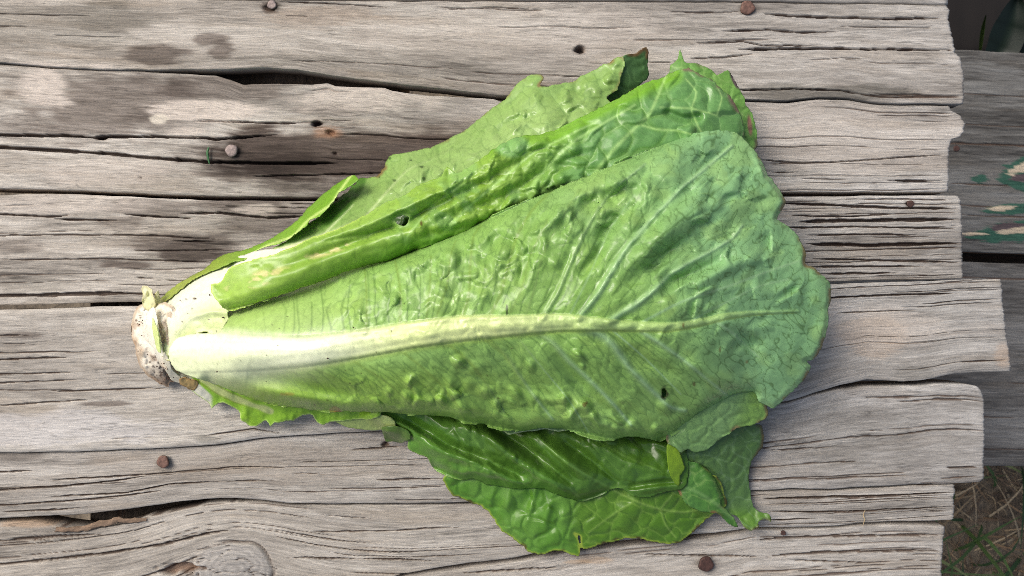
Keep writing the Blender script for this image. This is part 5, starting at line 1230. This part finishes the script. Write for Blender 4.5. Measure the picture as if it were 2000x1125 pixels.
def col_C(c):
    X, Y = c['X'], c['Y']
    C = greens(c, (116, 152, 54), (132, 168, 72))
    t = ss(960, 1180, X + 0.3 * (Y - 300))
    U = greens(c, (84, 126, 68), (98, 142, 80), 0.008, 3)
    f, e, ci = cells(c, 56, 501, 1.1, -0.5)
    U = mixc(U, g((84, 126, 36)), ss(0.30, 0.03, e) * ss(1380, 1250, X) * 0.45)
    U = mixc(U, g((134, 172, 104)), ss(0.05, 0.01, e) * 0.38)
    f5, e5, ci5 = cells(c, 16, 507)
    U = mixc(U, g((132, 174, 110)), ss(0.10, 0.03, e5) * 0.18)
    f6, e6, ci6 = cells(c, 34, 509, 1.6, -0.45, 0.7)
    C = mixc(C, g((92, 128, 46)), ss(0.10, 0.02, e6) * 0.5 * ss(480, 600, X))
    C = C + (U - C) * t[..., None]
    up = segdist(X, Y, polyline([(960, 284), (1006, 258), (1085, 258), (1160, 218), (1255, 168), (1310, 144)], 9))[0]
    C = mixc(C, g((104, 154, 34)), ss(34, 8, up) * 0.8)
    # paler, bluish sheen patches put into the colour
    pt = ss(0.9, 0.6, np.hypot((X - 905 + (Y - 335) * 0.6) / 34, (Y - 335) / 26)); C = mixc(C, g((126, 166, 100)), pt * 0.5)
    pt = ss(1.0, 0.6, np.hypot((X - 1000) / 42, (Y - 285) / 28)); C = mixc(C, g((110, 154, 100)), pt * 0.6)
    wet = ss(0.05, 0.3, fbm(X * 0.02 - Y * 0.01, Y * 0.03, 3, 511)) * ss(700, 860, X) * ss(1100, 980, X) * ss(330, 380, Y)
    C = mixc(C, g((112, 152, 92)), wet * 0.5)
    C = mixc(C, g((160, 196, 120)), c['V'] * 0.6)
    C = mixc(C, g((70, 124, 26)), ss(36, 10, segdist(X, Y, polyline([(720, 512), (812, 484), (880, 470), (985, 440), (1080, 400)], 9))[0]) * ss(700, 780, X) * 0.6)  # darker along the crease: shade below the big leaf's edge painted in
    l = ss(640, 420, X)
    C = mixc(C, g((146, 178, 70)), l * 0.55)
    # dry tan scuffs on the fold
    n = fbm(X * 0.05, Y * 0.09, 3, 512)
    sc_ = ss(0.0, 0.35, n) * np.maximum(ss(1.1, 0.4, np.hypot((X - 500) / 75, (Y - 546 + (X - 500) * 0.32) / 19)), ss(1.1, 0.4, np.hypot((X - 640) / 60, (Y - 490 + (X - 640) * 0.3) / 11)))
    C = mixc(C, g((196, 186, 132)), sc_ * 0.8)
    C = mixc(C, g((184, 206, 104)), ss(3, 0.8, c['sd']) * ss(760, 640, X) * 0.7)
    C = mixc(C, g((86, 60, 40)), ss(1.1, 0.6, np.hypot((X - 823) / 3, (Y - 436) / 6)) * 0.8)
    Cb = edge_brown(c, C, 8, -0.05, (112, 88, 78), 0.03)
    C = C + (Cb - C) * ss(1280, 1320, X)[..., None]
    R = wetness(c, 0.40, 513)
    return C, R
edgeC = ss
HOLE_C = [(771, 430), (778, 422), (788, 420), (799, 424), (797, 434), (790, 441), (778, 439)]
leaf('leaf', C_out, [(412, 556, 42), (440, 600, 48), (470, 515, 47), (500, 560, 52), (520, 500, 48), (602, 466, 49), (600, 530, 54), (620, 550, 50), (700, 426, 50), (700, 480, 54), (722, 516, 50), (800, 372, 50), (800, 440, 53), (812, 488, 51), (872, 330, 49), (900, 400, 53), (900, 468, 46), (985, 262, 44), (1000, 350, 50), (1000, 450, 40), (1085, 256, 41), (1100, 320, 48), (1100, 420, 40), (1255, 168, 37), (1220, 250, 45), (1220, 340, 46), (1316, 142, 32), (1340, 220, 42), (1330, 310, 40), (1430, 200, 32), (1450, 260, 32), (1410, 310, 34)],
     seed=31, jag=1.8, d=2.1, step=4, veins=C_v, detail=det_C, color=col_C, holes=[HOLE_C], stack=False,
     rolls=[([(440, 606), (500, 592), (560, 572), (620, 553), (680, 530), (722, 518), (762, 510), (812, 490)], 26, 9), ([(960, 284), (1006, 257), (1085, 255), (1160, 216), (1255, 166), (1316, 141)], 20, 3), ([(880, 484), (985, 455), (1080, 430), (1200, 385), (1300, 345), (1440, 300)], 40, 12)], label='second leaf, folded over at the left and showing its pale-veined upper side at the right')

# ---- crumbs of soil on the stem and rib, loose bits on the planks
def crumbs():
    rs = np.random.RandomState(3); co = []; fc = []
    pts = [(rs.uniform(268, 338), rs.uniform(630, 752)) for _ in range(6)] + [(rs.uniform(268, 284), rs.uniform(620, 640)) for _ in range(6)] + [(rs.uniform(300, 340), rs.uniform(706, 752)) for _ in range(22)] + [(382, 583), (352, 586), (436, 620), (367, 612), (410, 576), (424, 726), (690, 640), (1000, 680), (640, 700), (520, 745)]
    for i, (x, y) in enumerate(pts):
        r = rs.uniform(0.8, 2.0) * (1.7 if i == 34 else 1)
        z = ZBUF[int(y / ZB_ST), int(x / ZB_ST)]
        if z < 3: continue
        X0, Y0 = W(x, y, z * 0.001); b = len(co)
        for (ax, ay, az) in [(1, 0, 0), (-1, 0, 0), (0, 1, 0), (0, -1, 0), (0, 0, 0.8), (0, 0, -0.8)]:
            co.append((X0 + ax * r * S * rs.uniform(0.7, 1.4), Y0 + ay * r * S * rs.uniform(0.5, 1.1), z * 0.001 + 0.0001 + az * r * S * 0.7))
        fc += [(b + p, b + q, b + t) for p, q, t in [(0, 2, 4), (2, 1, 4), (1, 3, 4), (3, 0, 4), (2, 0, 5), (1, 2, 5), (3, 1, 5), (0, 3, 5)]]
    return make_mesh('soil_crumbs', co, fc, smooth=False)
tag(obj('soil_crumbs', crumbs(), SOILM, lettuce), kind='stuff')

def strand(name, pts, r, col, label, cat, z=0.0008):
    P = polyline(pts, 4); n = len(P); m = 6
    co = []
    for i, (x, y) in enumerate(P):
        t = i / (n - 1); rr = r * (0.45 + 0.75 * math.sin(math.pi * min(1, t * 0.9 + 0.08)))
        zz = z - 0.0004 + 0.0002 * math.sin(t * 5); X0, Y0 = W(x, y, zz)
        a = P[min(i + 1, n - 1)] - P[max(i - 1, 0)]; L = np.hypot(*a) + 1e-6; nx, ny = a[1] / L, a[0] / L
        for k in range(m):
            an = 2 * math.pi * k / m
            co.append((X0 + nx * rr * S * math.cos(an), Y0 + ny * rr * S * math.cos(an), zz + rr * S * 0.6 * math.sin(an)))
    i = np.arange(n * m).reshape(n, m); j = np.roll(i, -1, 1)
    fc = np.stack([i[:-1], i[1:], j[1:], j[:-1]], -1).reshape(-1, 4)
    c = np.tile(lin(col), (len(co), 1))
    me = make_mesh(name, co, fc, {'albedo': ('FLOAT_COLOR', c), 'rough': ('FLOAT', np.full(len(co), 0.5))})
    return tag(obj(name, me, LEAF), label, cat)
strand('grass_clipping', [(408, 287), (405, 296), (406, 306), (409, 320)], 2.2, (62, 112, 66), 'short green grass clipping lying on the plank beside a grey nail head', 'grass clipping')
strand('straw', [(1690, 996), (1686, 1006), (1689, 1014), (1685, 1027)], 0.9, (176, 156, 120), 'tiny dry straw lying across the gap between two lower plank ends', 'straw')
